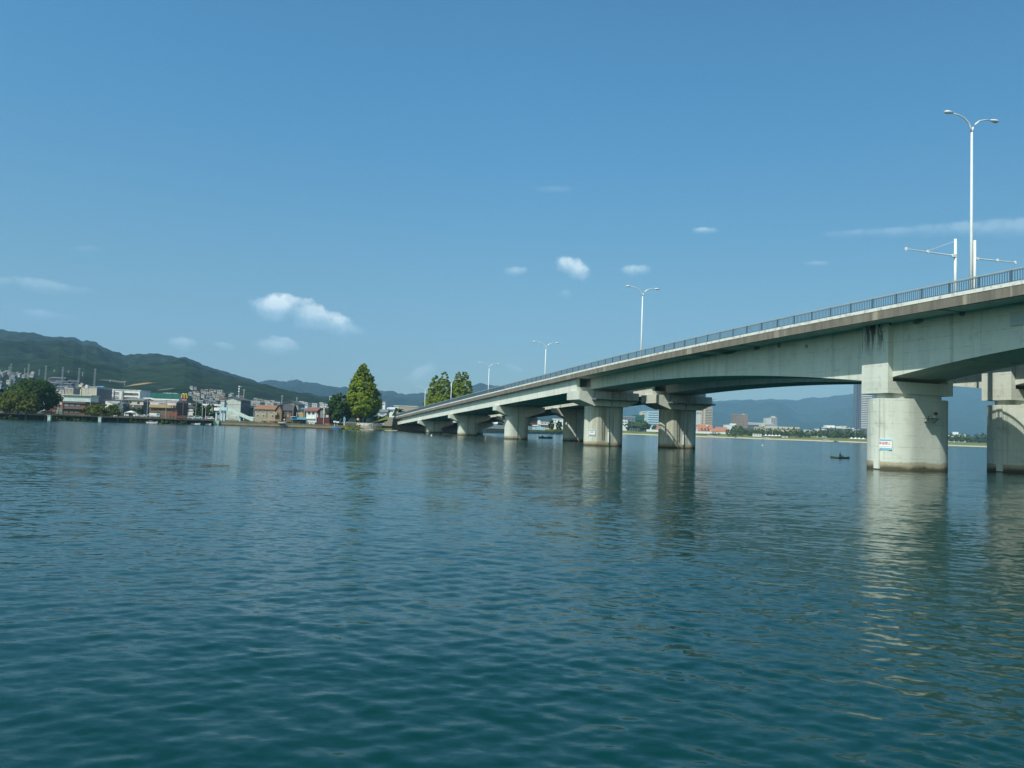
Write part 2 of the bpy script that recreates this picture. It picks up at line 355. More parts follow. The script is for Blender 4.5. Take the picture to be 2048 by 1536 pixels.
# ------------------------------------------------------------------ water
def water_mat():
    m, nt, b = new_mat("lake_water"); Lk = nt.links.new
    tc = node(nt, 'ShaderNodeTexCoord')
    def ns(scale, rot, stretch, detail=3, rough=.55):
        mp = node(nt, 'ShaderNodeMapping'); mp.inputs['Rotation'].default_value = (0, 0, rot); mp.inputs['Scale'].default_value = stretch
        nz = node(nt, 'ShaderNodeTexNoise', i_Scale=scale, i_Detail=detail, i_Roughness=rough)
        Lk(tc.outputs['Object'], mp.inputs[0]); Lk(mp.outputs[0], nz.inputs[0]); return nz.outputs[0]
    def slope(scale, rot, stretch, amp, detail=3):      # a field of surface slopes, the same at every distance
        mp = node(nt, 'ShaderNodeMapping'); mp.inputs['Rotation'].default_value = (0, 0, rot); mp.inputs['Scale'].default_value = stretch
        nz = node(nt, 'ShaderNodeTexNoise', i_Scale=scale, i_Detail=detail, i_Roughness=.6); Lk(tc.outputs['Object'], mp.inputs[0]); Lk(mp.outputs[0], nz.inputs[0])
        v = node(nt, 'ShaderNodeVectorMath', operation='SUBTRACT'); Lk(nz.outputs['Color'], v.inputs[0]); v.inputs[1].default_value = (.5, .5, .5)
        w = node(nt, 'ShaderNodeVectorMath', operation='MULTIPLY'); Lk(v.outputs[0], w.inputs[0]); w.inputs[1].default_value = (amp * .7, amp, 0); return w.outputs[0]
    gust = ramp(nt, ns(.011, .2, (.35, 1, 1), 4, .6), [(.32, .55), (.68, 1.2)])
    tot = None
    for q in (slope(3.0, .3, (.5, 1.1, 1), .40), slope(1.1, -.3, (.45, 1.0, 1), .20), slope(8.5, .1, (.55, 1.1, 1), .30), slope(.22, .1, (.4, 1, 1), .12)):
        if tot is None: tot = q; continue
        ad = node(nt, 'ShaderNodeVectorMath', operation='ADD'); Lk(tot, ad.inputs[0]); Lk(q, ad.inputs[1]); tot = ad.outputs[0]
    sc = node(nt, 'ShaderNodeVectorMath', operation='SCALE'); Lk(tot, sc.inputs[0]); Lk(gust, sc.inputs['Scale'])
    ge = node(nt, 'ShaderNodeNewGeometry'); ad = node(nt, 'ShaderNodeVectorMath', operation='ADD'); Lk(ge.outputs['Normal'], ad.inputs[0]); Lk(sc.outputs[0], ad.inputs[1])
    nn = node(nt, 'ShaderNodeVectorMath', operation='NORMALIZE'); Lk(ad.outputs[0], nn.inputs[0]); Lk(nn.outputs[0], b.inputs['Normal'])
    c = mixc(nt, ns(.05, 0, (1, 1, 1), 3), (.0002, .024, .021), (.0004, .032, .027))
    Lk(c, b.inputs['Base Color']); b.inputs['Roughness'].default_value = .11; b.inputs['IOR'].default_value = 1.333
    b.inputs['Specular IOR Level'].default_value = .5
    return m
def build_water():
    rng = np.random.default_rng(7)
    th = np.concatenate([np.radians(np.linspace(-180, -44, 60, endpoint=False)), np.radians(np.linspace(-44, 44, 760, endpoint=False)), np.radians(np.linspace(44, 180, 61))])
    r = np.concatenate([[.6, 1.5, 2.6], np.exp(np.linspace(math.log(3.6), math.log(420), 860)), np.exp(np.linspace(math.log(440), math.log(7000), 24))])
    R_, T_ = np.meshgrid(r, th, indexing='ij'); X = R_ * np.sin(T_); Y = R_ * np.cos(T_); Z = np.zeros_like(X)
    n = 110; lam = np.exp(rng.uniform(math.log(.20), math.log(1.5), n))
    first = rng.random(n) < .5; base = np.where(first, math.radians(-60), math.radians(-118)); ang = base + rng.normal(0, .34, n)
    side = np.clip(.5 - X / 26, 0, 1)                   # one wave train rules at the left, the other at the right
    for i in range(n):
        k = 2 * math.pi / lam[i]; slope = .0108 * (1.0 if lam[i] < .7 else .4); a = slope / k
        fade = np.clip(1.6 - R_ / (lam[i] / .021), 0, 1) * np.clip(1.5 - R_ / 110, 0, 1)
        ph = rng.uniform(0, 6.28)
        f = k * (X * math.cos(ang[i]) + Y * math.sin(ang[i])) + ph
        Z += a * fade * (.5 + .8 * side if first[i] else 1.3 - .8 * side) * (np.sin(f) + .18 * np.cos(2 * f))
    gust = np.zeros_like(X)
    for i in range(7):
        l = rng.uniform(18, 60); q = rng.uniform(0, 6.28); gust += np.sin(2 * math.pi / l * (X * math.cos(q) * .5 + Y * math.sin(q)) + rng.uniform(0, 6.28))
    Z *= np.clip(1 + .13 * gust, .45, 1.6)
    V = np.stack([X.ravel(), Y.ravel(), Z.ravel()], 1); F = grid_faces(len(r), len(th))[:, ::-1]
    o = link("water", np_mesh("water", V, F, water_mat(), True)); tag(o, kind='structure', label='rippled blue green lake water filling the foreground')
build_water()

# ------------------------------------------------------------------ land
def col_dir(x):
    v = ray(x, horizon(x)); return v[0] / v[1]
SH_X = [-900, -300, 0, 200, 430, 690, 790, 800, 870, 950, 1050, 1150, 1200, 1240, 1400, 1720, 1920, 2100, 3200]
SH_Y = [262, 288, 318, 345, 371, 384, 393, 432, 452, 480, 540, 690, 900, 1290, 1300, 1150, 1175, 1180, 1500]
def shore(x): return float(np.interp(x, SH_X, SH_Y))
def land_z(x, d):
    l = np.interp(d, [-5, 0, 3, 8, 20, 60, 250, 6000], [-1.2, -.05, 1.0, 1.75, 2.1, 2.5, 4, 10])
    r = np.interp(d, [-10, 0, 5, 14, 85, 120, 300, 6000], [-1.0, -.03, .6, 1.7, 5.8, 6.1, 6.5, 14])
    t = min(max((x - 1060) / 150, 0), 1); return l * (1 - t) + r * t
def ground_z(x, Y): return float(land_z(x, Y - shore(x)))
def ground_mat(name, c1, c2, c3, sc=.05):
    m, nt, b = new_mat(name)
    f = obj_noise(nt, sc, 6, .7); g = obj_noise(nt, sc * 14, 5, .7)
    c = mixc(nt, ramp(nt, f, [(.38, 0.0), (.62, 1.0)]), c1, c2); c = mixc(nt, ramp(nt, g, [(.5, 0.0), (.68, .8)]), c, c3)
    nt.links.new(c, b.inputs['Base Color']); b.inputs['Roughness'].default_value = .95; b.inputs['Specular IOR Level'].default_value = .1; return m
def strip(name, label, xs, ds, mat, dz=0):
    rng = random.Random(3)
    V = []
    for d in ds:
        for x in xs:
            wob = 2.2 * mnoise.noise((x * .03, 0, 0)) if x > 1200 else .6 * mnoise.noise((x * .08, 0, 0))
            Y = shore(x) + d + wob; V.append((col_dir(x) * Y, Y, land_z(x, d) + dz + (.25 * mnoise.noise((x * .05, d * .1, 0)) if d > 20 else 0)))
    o = link(name, np_mesh(name, V, grid_faces(len(ds), len(xs)), mat)); tag(o, label=label, kind='structure'); return o
LX = list(np.linspace(-900, 1060, 200)); RX = list(np.linspace(1060, 3200, 260))
strip("ground", "flat built up land behind the left shore", LX, [60, 90, 150, 250, 500, 1200, 3000, 6500], ground_mat("town_ground", (.10, .10, .085), (.16, .15, .125), (.055, .08, .03)))
strip("shore_bank", "rough grassy bank along the left shore", LX, [-5, -2, 0, 1.5, 3, 5.5, 8, 14, 20, 35, 60], ground_mat("bank_ground", (.05, .07, .02), (.10, .12, .035), (.13, .11, .07), .15))
strip("beach", "pale sand strip along the far right shore", RX, [-10, -4, 0, 2, 5, 9, 14], ground_mat("beach_sand", (.42, .36, .25), (.52, .46, .33), (.30, .25, .17), .08))
strip("lawn", "sloping lawn above the far beach", RX, [14, 20, 30, 45, 65, 85, 100], ground_mat("lawn_grass", (.11, .15, .03), (.15, .185, .04), (.20, .19, .07), .03))
strip("parkland", "wooded flat land behind the far lawn", RX, [100, 120, 200, 300, 600, 1500, 3000, 9500], ground_mat("park_ground", (.05, .075, .025), (.09, .10, .05), (.14, .13, .10)))

# ------------------------------------------------------------------ wooded hills
def forest_mat(name, dark, light, patches=()):
    m, nt, b = new_mat(name); Lk = nt.links.new
    f = obj_noise(nt, .006, 6, .7); g = obj_noise(nt, .032, 5, .75); h = obj_noise(nt, .002, 3)
    k = nmath(nt, 'ADD', nmath(nt, 'MULTIPLY', f, .35), nmath(nt, 'ADD', nmath(nt, 'MULTIPLY', g, .45), nmath(nt, 'MULTIPLY', h, .2)))
    c = mixc(nt, ramp(nt, k, [(.42, 0.0), (.58, 1.0)]), dark, light)
    tc = node(nt, 'ShaderNodeTexCoord')
    for (p, rad, col) in patches:
        vm = node(nt, 'ShaderNodeVectorMath', operation='SUBTRACT'); Lk(tc.outputs['Object'], vm.inputs[0]); vm.inputs[1].default_value = tuple(p)
        sc = node(nt, 'ShaderNodeVectorMath', operation='DIVIDE'); Lk(vm.outputs[0], sc.inputs[0]); sc.inputs[1].default_value = rad
        ln = node(nt, 'ShaderNodeVectorMath', operation='LENGTH'); Lk(sc.outputs[0], ln.inputs[0])
        q = nmath(nt, 'ADD', ln.outputs['Value'], nmath(nt, 'MULTIPLY', nmath(nt, 'SUBTRACT', g, .5), 1.6))
        c = mixc(nt, ramp(nt, q, [(.7, 1.0), (.95, 0.0)]), c, col)
    Lk(c, b.inputs['Base Color']); b.inputs['Roughness'].default_value = .95; b.inputs['Specular IOR Level'].default_value = .05; return m
HILLS = {}
def hill(name, label, ridge, Yf, zf, Yr, mat, nc, nr, canopy, cs, big, seed, pf=lambda x: 1.0):
    xs = np.linspace(ridge[0][0], ridge[-1][0], nc); ry = np.interp(xs, [q[0] for q in ridge], [q[1] for q in ridge])
    ts = list(np.linspace(0, 1, nr)) + [1.04, 1.12, 1.25]; V = []
    def zr(x, y): return at(x, y, Yr)[2]
    for t in ts:
        for x, y in zip(xs, ry):
            top = zr(x, y) - canopy * .55; tt = min(t, 1)
            Y = Yf + (Yr - Yf) * t; X = col_dir(x) * Y
            z = zf + (top - zf) * tt ** pf(x)
            if t > 1: z -= (t - 1) * (top - zf) * 2.2
            e = min(max((tt - .13) / .2, 0), 1); w = 4 * tt * (1 - tt) * e
            z += w * big * (mnoise.noise((X / 420 + seed, Y / 800, 0)) + .5 * mnoise.noise((X / 190 + seed, Y / 330, 3)))
            cn = mnoise.noise((X / cs, Y / (cs * 1.1), seed)); cn2 = mnoise.noise((X / (cs * 2.7), Y / (cs * 2.7), seed + 9))
            z += canopy * (.12 + .88 * e) * (max(cn + .35, -.3) * .75 + cn2 * .6)
            V.append((X, Y, z))
    o = link(name, np_mesh(name, V, grid_faces(len(ts), nc), mat, False)); tag(o, label=label, kind='structure')
    HILLS[(name, int(Yr))] = (xs, ry, Yf, zf, Yr, pf)
    return o
RA = [(-420, 640), (-200, 648), (-60, 655), (0, 660), (25, 664), (55, 665), (80, 673), (95, 675), (110, 674), (140, 676), (155, 682), (165, 680), (185, 687), (205, 697), (225, 708), (238, 716), (250, 718),
      (265, 716), (290, 719), (315, 722), (340, 724), (365, 723), (380, 729), (400, 740), (430, 748), (460, 755), (480, 762), (500, 768), (530, 776), (570, 786), (620, 797), (680, 808), (740, 822)]
RB = [(380, 775), (450, 770), (500, 765), (515, 762), (527, 759), (545, 760), (560, 760), (590, 759), (612, 764), (640, 768), (675, 772), (700, 776), (730, 783), (760, 781), (772, 780.5), (785, 784), (813, 787),
      (823, 785), (843, 784.5), (870, 786), (900, 784), (930, 776), (943, 772), (958, 767), (972, 767.5), (993, 771.5), (1030, 780), (1080, 790), (1140, 800), (1200, 812)]
RC = [(980, 800), (1060, 796), (1140, 792), (1220, 800), (1290, 808), (1350, 806), (1400, 804), (1433, 802.6), (1468, 799), (1492, 798), (1512, 799), (1526, 798), (1545, 795.6), (1565, 798), (1577, 797.5), (1591, 800),
      (1608, 796.5), (1626, 794.7), (1644, 795), (1661, 792), (1689, 789.4), (1710, 785), (1760, 778), (1830, 768), (1900, 757), (1980, 748), (2060, 742), (2160, 736), (2300, 745), (2600, 770)]
YA = 3400.0
def p_near(x): return float(np.interp(x, [50, 110, 180, 380], [.99, .88, .93, .84]))
def on_hill(x, y):
    zr = at(x, float(np.interp(x, [q[0] for q in RA], [q[1] for q in RA])), YA)[2]; Y = 650.0
    while Y < YA and at(x, y, Y)[2] > 3.5 + (zr - 3.5) * ((Y - 640) / (YA - 640)) ** p_near(x): Y += 4
    return at(x, y, Y)
_p1 = on_hill(275, 768); _p2 = on_hill(232, 764); _p3 = on_hill(330, 778)
M_FA = forest_mat("forest_near", (.004, .012, .009), (.022, .041, .020), [(_p1, (7.5, 70, 7), (.30, .20, .10)), (_p2, (8, 50, 3.5), (.14, .14, .10)), (_p3, (6, 40, 4), (.11, .11, .08))])
M_FB = forest_mat("forest_middle", (.004, .014, .009), (.020, .038, .018))
M_FC = forest_mat("forest_far", (.010, .026, .012), (.022, .042, .014))
hill("hills", "dark green wooded hill rising behind the town at the left", RA, 640, 3.5, YA, M_FA, 640, 230, 11.0, 26, 42, 1.0, p_near)
hill("hills", "lower wooded ridge behind the conical tree, half hazed", RB, 3300, 4, 5200, M_FB, 460, 100, 14, 38, 70, 5.0)
hill("mountains", "long blue hazy mountain beyond the far shore", RC, 5600, 6, 8600, M_FC, 460, 70, 16, 70, 130, 9.0)

# ------------------------------------------------------------------ the two bridges (local frame: x across, y along, z up)
def zt(s):
    return 18.55 - 1.4e-4 * (s - 60) ** 2 if s < 190 else 16.18 - .0345 * (s - 190) - 1.0e-5 * (s - 190) ** 2
def fb(s): return zt(s) - 1.35
NF, NBM, NBS = -3.8, 9.6, 12.2
S0, S1, SE = -30.0, 187.1, 433.0
def depth_main(s):
    if s >= 99.5: return 2.35 + 3.9 * max((187 - s) / 84, 0) ** 2.5
    return 3.4 + 2.85 * ((s - 58) / 40) ** 2 if s > 17 else 3.4 + 2.85 * ((s - 14.6 + 43) / 43) ** 2
def sweep(mb, prof, ss, mi=0):
    return mb.loft([[(p[0], s, p[1]) for p in prof(s)] for s in ss], mi)
def stations(a, b, step): return list(np.linspace(a, b, max(2, int(abs(b - a) / step) + 1)))
def oblong(n0, n1, s0, s1, k=10):
    r = (s1 - s0) / 2; sc = (s0 + s1) / 2; pts = []
    for t in np.linspace(-math.pi / 2, math.pi / 2, k): pts.append((n1 - r + r * math.cos(t), sc + r * math.sin(t)))
    for t in np.linspace(math.pi / 2, 3 * math.pi / 2, k): pts.append((n0 + r + r * math.cos(t), sc + r * math.sin(t)))
    return pts
def bridge():
    B = thing('road_bridge', 'long concrete road bridge nearest the viewer, rising to the right on thick piers', 'bridge', P0, AL)
    secs = ((stations(S0, 187.4, 6), NBM), (stations(187.4, SE, 6), NBS))
    for al, NB in secs:
        sweep(MB(), lambda s: [(NF + .4, fb(s) + .12), (NB - .4, fb(s) + .12), (NB - .4, zt(s) - .3), (NF + .4, zt(s) - .3)], al).build('deck_slab', M_GIRDER, B)
        sweep(MB(), lambda s: [(NF + 2.6, zt(s) - .296), (NB - .9, zt(s) - .296), (NB - .9, zt(s) - .286), (NF + 2.6, zt(s) - .286)], al).build('roadway', M_ASPHALT, B)
        for a, b_ in ((NF, NF + .42), (NB - .42, NB)):
            sweep(MB(), lambda s: [(a, fb(s)), (b_, fb(s)), (b_, zt(s) - .36), (a, zt(s) - .36)], al).build('edge_beam', M_FASCIA, B)
            sweep(MB(), lambda s: [(a - .04, zt(s) - .36), (b_ + .04, zt(s) - .36), (b_ + .04, zt(s)), (a - .04, zt(s))], al).build('curb', M_CURB, B)
    # railings
    for side, nr in ((0, NF + .2), (1, NBM - .2)):
        sec = lambda h0, h1, w: (lambda s: [(nr - w, zt(s) + h0), (nr + w, zt(s) + h0), (nr + w, zt(s) + h1), (nr - w, zt(s) + h1)])
        rl = MB(); sweep(rl, sec(1.17, 1.29, .075), stations(S0, SE if side == 0 else 187, 5)); R = rl.build('railing', M_RAILTOP, B)
        lo = MB(); se = SE if side == 0 else 187; sweep(lo, sec(.10, .17, .03), stations(S0, se, 5)); sweep(lo, sec(1.06, 1.11, .03), stations(S0, se, 5)); lo.build('lower_rail', M_RAIL, R)
        bl = MB()
        for s in np.arange(S0 if side == 0 else 60, SE if side == 0 else 187, .27): bl.box(nr - .022, nr + .022, s - .03, s + .03, zt(s) + .15, zt(s) + 1.08)
        bl.build('balusters', M_RAIL, R)
        pm = MB().box(-.07, .07, -.07, .07, 0, 1.18); po = None; rest = MB(); k = 0
        for s in np.arange(S0 + 98 if side == 0 else 90, SE if side == 0 else 187, 3.55):
            if k < (98 if side == 0 else 30):
                if po is None: po = pm.build('post', M_RAIL, R); me = po.data
                else: po = link('post', me, R)
                po.location = (nr, s, zt(s)); k += 1
            else: rest.box(nr - .07, nr + .07, s - .07, s + .07, zt(s), zt(s) + 1.18)
        if rest.v: q = rest.build('post', M_RAIL, R); q['kind'] = 'stuff'
    # girders
    for a, b_ in ((S0, 97.0), (97.0, S1)):
        ss = stations(a, b_, 2.5)
        sweep(MB(), lambda s: [(.2, fb(s) - depth_main(s)), (8.4, fb(s) - depth_main(s)), (8.4, fb(s) + .2), (.2, fb(s) + .2)], ss).build('girder', M_GIRDER, B)
    spans = [188.0, 250.6, 310.3, 370.3, 432.0]
    for i in range(4):
        for n0 in (-2.8, .5, 3.8, 7.1, 10.4):
            ss = stations(spans[i] + .12, spans[i + 1] - .12, 6)
            sweep(MB(), lambda s: [(n0, fb(s) - 2.8), (n0 + .8, fb(s) - 2.8), (n0 + .8, fb(s) + .2), (n0, fb(s) + .2)], ss).build('girder', M_LEFTG, B)
    # main piers
    for sc in (14.6 - 2.4, 97.2 + 2.3):
        zg = fb(sc) - depth_main(99.5)
        mb = MB().prism(oblong(-.6, 9.1, sc - 3.25, sc + 2.95, 36), -4, 8.35, 'z'); P = mb.build('pier', M_PIER, B, False)
        MB().prism(oblong(.0, 8.6, sc - 2.0, sc + 1.6), 8.35, 8.98, 'z').build('pedestal', M_PIER, P)
        c = MB().box(-.5, 9.1, sc - 2.15, sc + 2.1, 8.95, zg + .02); c.build('pier_cap', M_CAP, P)
        MB().box(-.5, .215, sc - 2.15, sc + 2.1, zg + .02, fb(sc) + .13).build('pilaster', M_SOOT, P)
        for q in (MB().box(8.4, 9.1, sc - 2.15, sc + 2.1, zg + .02, fb(sc) + .13),): q.build('pilaster', M_GIRDER, P)
        MB().box(-.68, -.5, sc - 1.0, sc - .2, .1, 8.3).build('cover_strip', M_CAP, P)
    # pier carrying the joint between main span and side spans
    zc = fb(188) - 2.83
    P = MB().prism(oblong(-.4, 8.6, 185.7, 191.0, 30), -4, 8.9, 'z').build('pier', M_PIER2, B)
    cp = [(-3.5, zc - 1.9), (.2, 8.9), (8.2, 8.9), (10.9, zc - 1.9), (10.9, zc), (-3.5, zc)]
    MB().prism(cp, 184.6, 192.0, 'y').build('pier_cap', M_CAP, P)
    MB().box(-2.9, 10.8, 187.2, 187.8, zc, zc + .95).build('upstand', M_CAP, P)
    MB().box(-.25, .05, 184.3, 184.58, zc - 1.6, zc + .35).build('drain_box', M_STEEL, P)
    dp = MB(); dp.tube([(4.15, 185.5, 1.0), (4.15, 185.5, 8.6), (4.15, 184.4, 9.3), (4.15, 184.4, zc)], .12); dp.build('drain_pipe', M_STEEL, P)
    MB().tube([(4.15, 185.46, .9), (4.15, 185.46, 3.2)], .16).build('pipe_guard', M_WHITE, P)
    ld = MB()
    for z in np.arange(2.2, 8.6, .42): ld.box(2.3, 2.8, 185.36, 185.40, z, z + .05)
    for n in (2.27, 2.80): ld.box(n - .03, n + .03, 185.34, 185.42, 2.0, 9.2)
    for z in (3.0, 5.5, 7.6): ld.box(2.5, 2.56, 185.4, 185.75, z, z + .05)
    ld.build('ladder', M_STEEL, P)
    wk = MB(); wk.box(-.6, 10.7, 182.6, 184.5, zc - 1.75, zc - 1.65)
    for z in (.0, .5, 1.0): wk.box(-.6, 10.7, 182.6, 182.65, zc - 1.6 + z, zc - 1.55 + z)
    for n in np.arange(-.6, 10.8, 1.5): wk.box(n - .03, n + .03, 182.58, 182.64, zc - 1.7, zc - .55)
    for n in (-.4, 3.7, 7.7, 10.5): wk.box(n - .05, n + .05, 182.6, 184.58, zc - 1.95, zc - 1.76)
    wk.build('walkway', M_STEEL, P)
    # side span piers
    for sc, nc in ((250.6, (-.2, 7.0)), (310.3, (-.2, 7.2)), (370.3, (-.2, 7.2))):
        ct = fb(sc) - 2.83; cb = ct - 3.0
        P = MB().prism(oblong(nc[0], nc[1], sc - 2.3, sc + 2.3, 24), -4, cb, 'z').build('pier', M_PIER, B)
        MB().prism([(-3.6, ct - 1.4), (nc[0] + .5, cb), (nc[1] - .5, cb), (11.6, ct - 1.4), (11.6, ct), (-3.6, ct)], sc - 2.0, sc + 2.0, 'y').build('pier_cap', M_CAP, P)
        MB().tube([(3.0, sc - 2.45, .5), (3.0, sc - 2.45, cb), (3.0, sc - 2.12, cb + .5), (3.0, sc - 2.12, ct)], .12).build('drain_pipe', M_STEEL, P)
    # abutment
    ab = MB().box(NF + .3, NBS - .3, 432.2, 470, -3, fb(433) - .35); ab.box(NF - .2, NF + .29, 437, 470, -3, fb(433) + .9)
    ab.box(NF - .1, NBS, 433.2, 470, fb(433) - .349, zt(433) - .3)
    A = ab.build('abutment', M_ABUT, B)
    MB().box(NF - .9, NF + 4, 431, 466, -2, .8).build('footing', M_WALL, A)
    return B
BR = bridge()
BR2 = copy_tree(BR); BR2.name = 'road_bridge'; BR2.location = tuple(P0 + 18.7 * NV)
BR2['label'] = 'parallel concrete bridge seen under the deck of the nearer one, its piers in shade'
for o_ in (BR, BR2): o_['group'] = 'parallel road bridges over the lake'
def blocal(n, s, z): return tuple(P0 + n * NV + s * SV + np.array([0, 0, z]))

# ------------------------------------------------------------------ lamps and poles on the deck
def street_lamp(s, h, label):
    n = 9.2; T = thing('street_lamp', label, 'street lamp', blocal(n, s, zt(s) - .28), AL, 'double armed lamps along the bridge')
    p = MB(); p.tube([(0, 0, 0), (0, 0, .5)], .3); p.tube([(0, 0, .5), (0, 0, h * .45), (0, 0, h)], [.2, .165, .12], 10); p.build('pole', M_WHITE, T, True)
    for sg in (-1, 1):
        a = MB(); pts = [(0, 0, h - .1), (.18, 0, h + .55), (.55, 0, h + 1.1), (1.2, 0, h + 1.55), (2.0, 0, h + 1.78), (2.95, 0, h + 1.86)]
        a.tube([(sg * x, y, z) for x, y, z in pts], [.11, .1, .09, .08, .07, .065], 8); A = a.build('arm', M_WHITE, T, True)
        hd = MB(); rings = []
        for x, w, z0, z1 in ((2.85, .08, -.06, .07), (3.1, .2, -.1, .14), (3.5, .29, -.2, .2), (3.85, .25, -.22, .17), (4.1, .07, -.06, .05)):
            rings.append([(sg * x, w * math.cos(t), h + 1.88 + (z1 if math.sin(t) > 0 else -z0) * math.sin(t)) for t in np.linspace(0, 2 * math.pi, 12, endpoint=False)])
        hd.loft(rings); H = hd.build('lamp_head', M_WHITE, A, True)
    return T
for s, h, lab in ((94.9, 22.3, 'tallest white double armed street lamp, between the two gantry posts'), (180.6, 17.2, 'white double armed lamp standing over the pier with the smaller prohibition sign'),
                  (242.8, 13.0, 'white double armed lamp on the deck, third from the right'), (303.8, 13.2, 'white double armed lamp on the deck, just right of the pointed trees'),
                  (364.0, 12.6, 'white double armed lamp in front of the right pointed tree'), (422.4, 13.4, 'white double armed lamp nearest the left end of the bridge')):
    street_lamp(s, h, lab)
def gantry(x, ytop, yarm, n, sg, ln, tie, label):
    s, ztop = on_bridge(x, ytop, n); _, za = on_bridge(x, yarm, n); z0 = zt(s) - .28
    T = thing('gantry_post', label, 'gantry post', blocal(n, s, z0), AL, 'white gantry posts over the carriageways')
    h = ztop - z0; ha = za - z0
    MB().tube([(0, 0, 0), (0, 0, h)], [.165, .155], 12).build('post', M_WHITE, T, True)
    a = MB(); a.tube([(0, 0, ha), (sg * ln, 0, ha + .12)], [.085, .06], 8); a.box(min(0, sg * .5), max(0, sg * .5), -.17, .17, ha - .17, ha + .17); A = a.build('arm', M_WHITE, T)
    for q in (.55, .98):
        MB().box(sg * ln * q - .09, sg * ln * q + .09, -.1, .1, ha - .06, ha + .3).build('bracket', M_WHITE2, A)
    if tie: MB().tube([(0, 0, h - .25), (sg * ln * .6, 0, ha + .1)], .022, 5).build('tie_rod', M_WHITE, T)
gantry(1911, 478, 512, 8.0, -1, 7.4, True, 'white post with an arm and tie rod reaching left, beside the tallest lamp')
gantry(1949.5, 481, 517, 9.6, 1, 6.4, False, 'white post with an arm reaching right, right of the tallest lamp')

# ------------------------------------------------------------------ writing
def text_part(txt, size, mat, parent, loc, rot, name='lettering', wscale=1.0, bold=.0):
    cu = bpy.data.curves.new('lettering', 'FONT'); cu.body = txt; cu.size = size; cu.align_x = 'CENTER'; cu.align_y = 'CENTER'; cu.extrude = .004; cu.offset = bold
    t = bpy.data.objects.new('tmp_text', cu); COL.objects.link(t); dg = bpy.context.evaluated_depsgraph_get()
    me = bpy.data.meshes.new_from_object(t.evaluated_get(dg)); bpy.data.objects.remove(t); me.materials.clear(); me.materials.append(mat)
    o = link(name, me, parent); o.location = loc; o.rotation_euler = rot; o.scale = (wscale, 1, 1); return o
M_SIGNBLUE = paint((.26, .56, .72), .5, .05); M_SIGNRED = paint((.62, .12, .12), .5, .05); M_SIGNWHITE = paint((.80, .82, .81), .5, .03); M_INK = paint((.13, .22, .34), .6, .1); M_GREYINK = paint((.38, .42, .44), .6, .1)
def prohibition_sign(n, s, z, w, h, turn, label):
    T = thing('prohibition_sign', label, 'sign', blocal(n, s, z), AL + turn, 'prohibition signs on the bridge piers')
    MB().box(-w / 2, w / 2, -.02, .04, 0, h).build('board', M_SIGNWHITE, T)
    MB().box(-w / 2, w / 2, -.028, -.021, h * .80, h).build('band', M_SIGNBLUE, T); MB().box(-w / 2, w / 2, -.028, -.021, 0, h * .2).build('band', M_SIGNBLUE, T)
    text_part('停留禁止', h * .30, M_SIGNRED, T, (0, -.03, h * .585), (math.pi / 2, 0, 0), wscale=w / (h * 1.36), bold=.006)
    k = MB(); rnd = random.Random(5)
    for zc_, hh, x0, x1 in ((.885, .07, -.36, .40), (.105, .055, -.34, .36)):
        x = x0
        while x < x1:
            q = rnd.uniform(.02, .05); k.box(x * w, (x + q) * w, -.034, -.029, (zc_ - hh / 2) * h, (zc_ + hh / 2 * rnd.uniform(.3, 1)) * h); x += q + .012
    k.build('small_print', M_INK, T)
    k = MB(); x = -.4
    while x < .4:
        q = rnd.uniform(.03, .07); k.box(x * w, (x + q) * w, -.034, -.029, .285 * h, (.285 + rnd.uniform(.03, .06)) * h); x += q + .012
    k.build('small_print', M_GREYINK, T)
_s, _z = on_bridge(1757, 899, -.62)
def on_round(nc, sc, r, ang, out):
    a = math.radians(ang); return nc + (r + out) * math.cos(a), sc + (r + out) * math.sin(a)
_n, _s = on_round(2.5, 99.35, 3.1, -153.2, .03); prohibition_sign(_n, _s, 2.33, 1.54, 1.25, math.radians(-63.2), 'larger prohibition sign, blue and white, on the round nose of the nearest pier')
_n, _s = on_round(2.2, 188.35, 2.65, -129.1, .03); prohibition_sign(_n, _s, 2.33, 1.38, 1.25, math.radians(-39.1), 'smaller looking prohibition sign on the ochre stained pier further along')
_n, _s = on_round(2.5, 99.35, 3.1, -176, .04); T = thing('number_plate', 'tiny white plate at the top corner of the nearest pier', 'plate', blocal(_n, _s, 7.65), AL + math.radians(-84))
MB().box(-.25, .25, -.02, .02, 0, .42).build('board', M_SIGNWHITE, T); k = MB()
for i in range(3): k.box(-.16 + i * .11, -.1 + i * .11, -.026, -.021, .12, .3)
k.build('faded_marks', M_GREYINK, T)
T = thing('navigation_lamp', 'dark navigation lamp with a reddish head on a bracket on the nearest pier', 'lamp', blocal(4.4, 96.1, 6.1), AL)
MB().box(-.95, .85, -.7, -.02, 0, .05).build('shelf', M_DARK, T); b = MB()
for x in (-.7, .6): b.tube([(x, -.02, -.5), (x, -.6, 0)], .035, 5)
b.build('bracket', M_DARK, T); MB().tube([(.35, -.35, .05), (.35, -.35, .45)], [.16, .12], 8).build('stand', M_STEEL, T); MB().ell((.48, -.4, .62), (.26, .2, .2)).build('lamp_head', paint((.10, .05, .06), .5), T, True)
MB().tube([(-.5, -.3, .05), (-.5, -.3, .3)], .05, 6).build('stand', M_DARK, T)
T = thing('fixed_panel', 'pale grey rectangular panel fixed high on the girder at the right edge', 'panel', blocal(.0, 74, 15.05), AL)
MB().box(.02, .19, -8, 7.9, 0, 1.35).build('board', paint((.40, .47, .47), .6, .08), T)

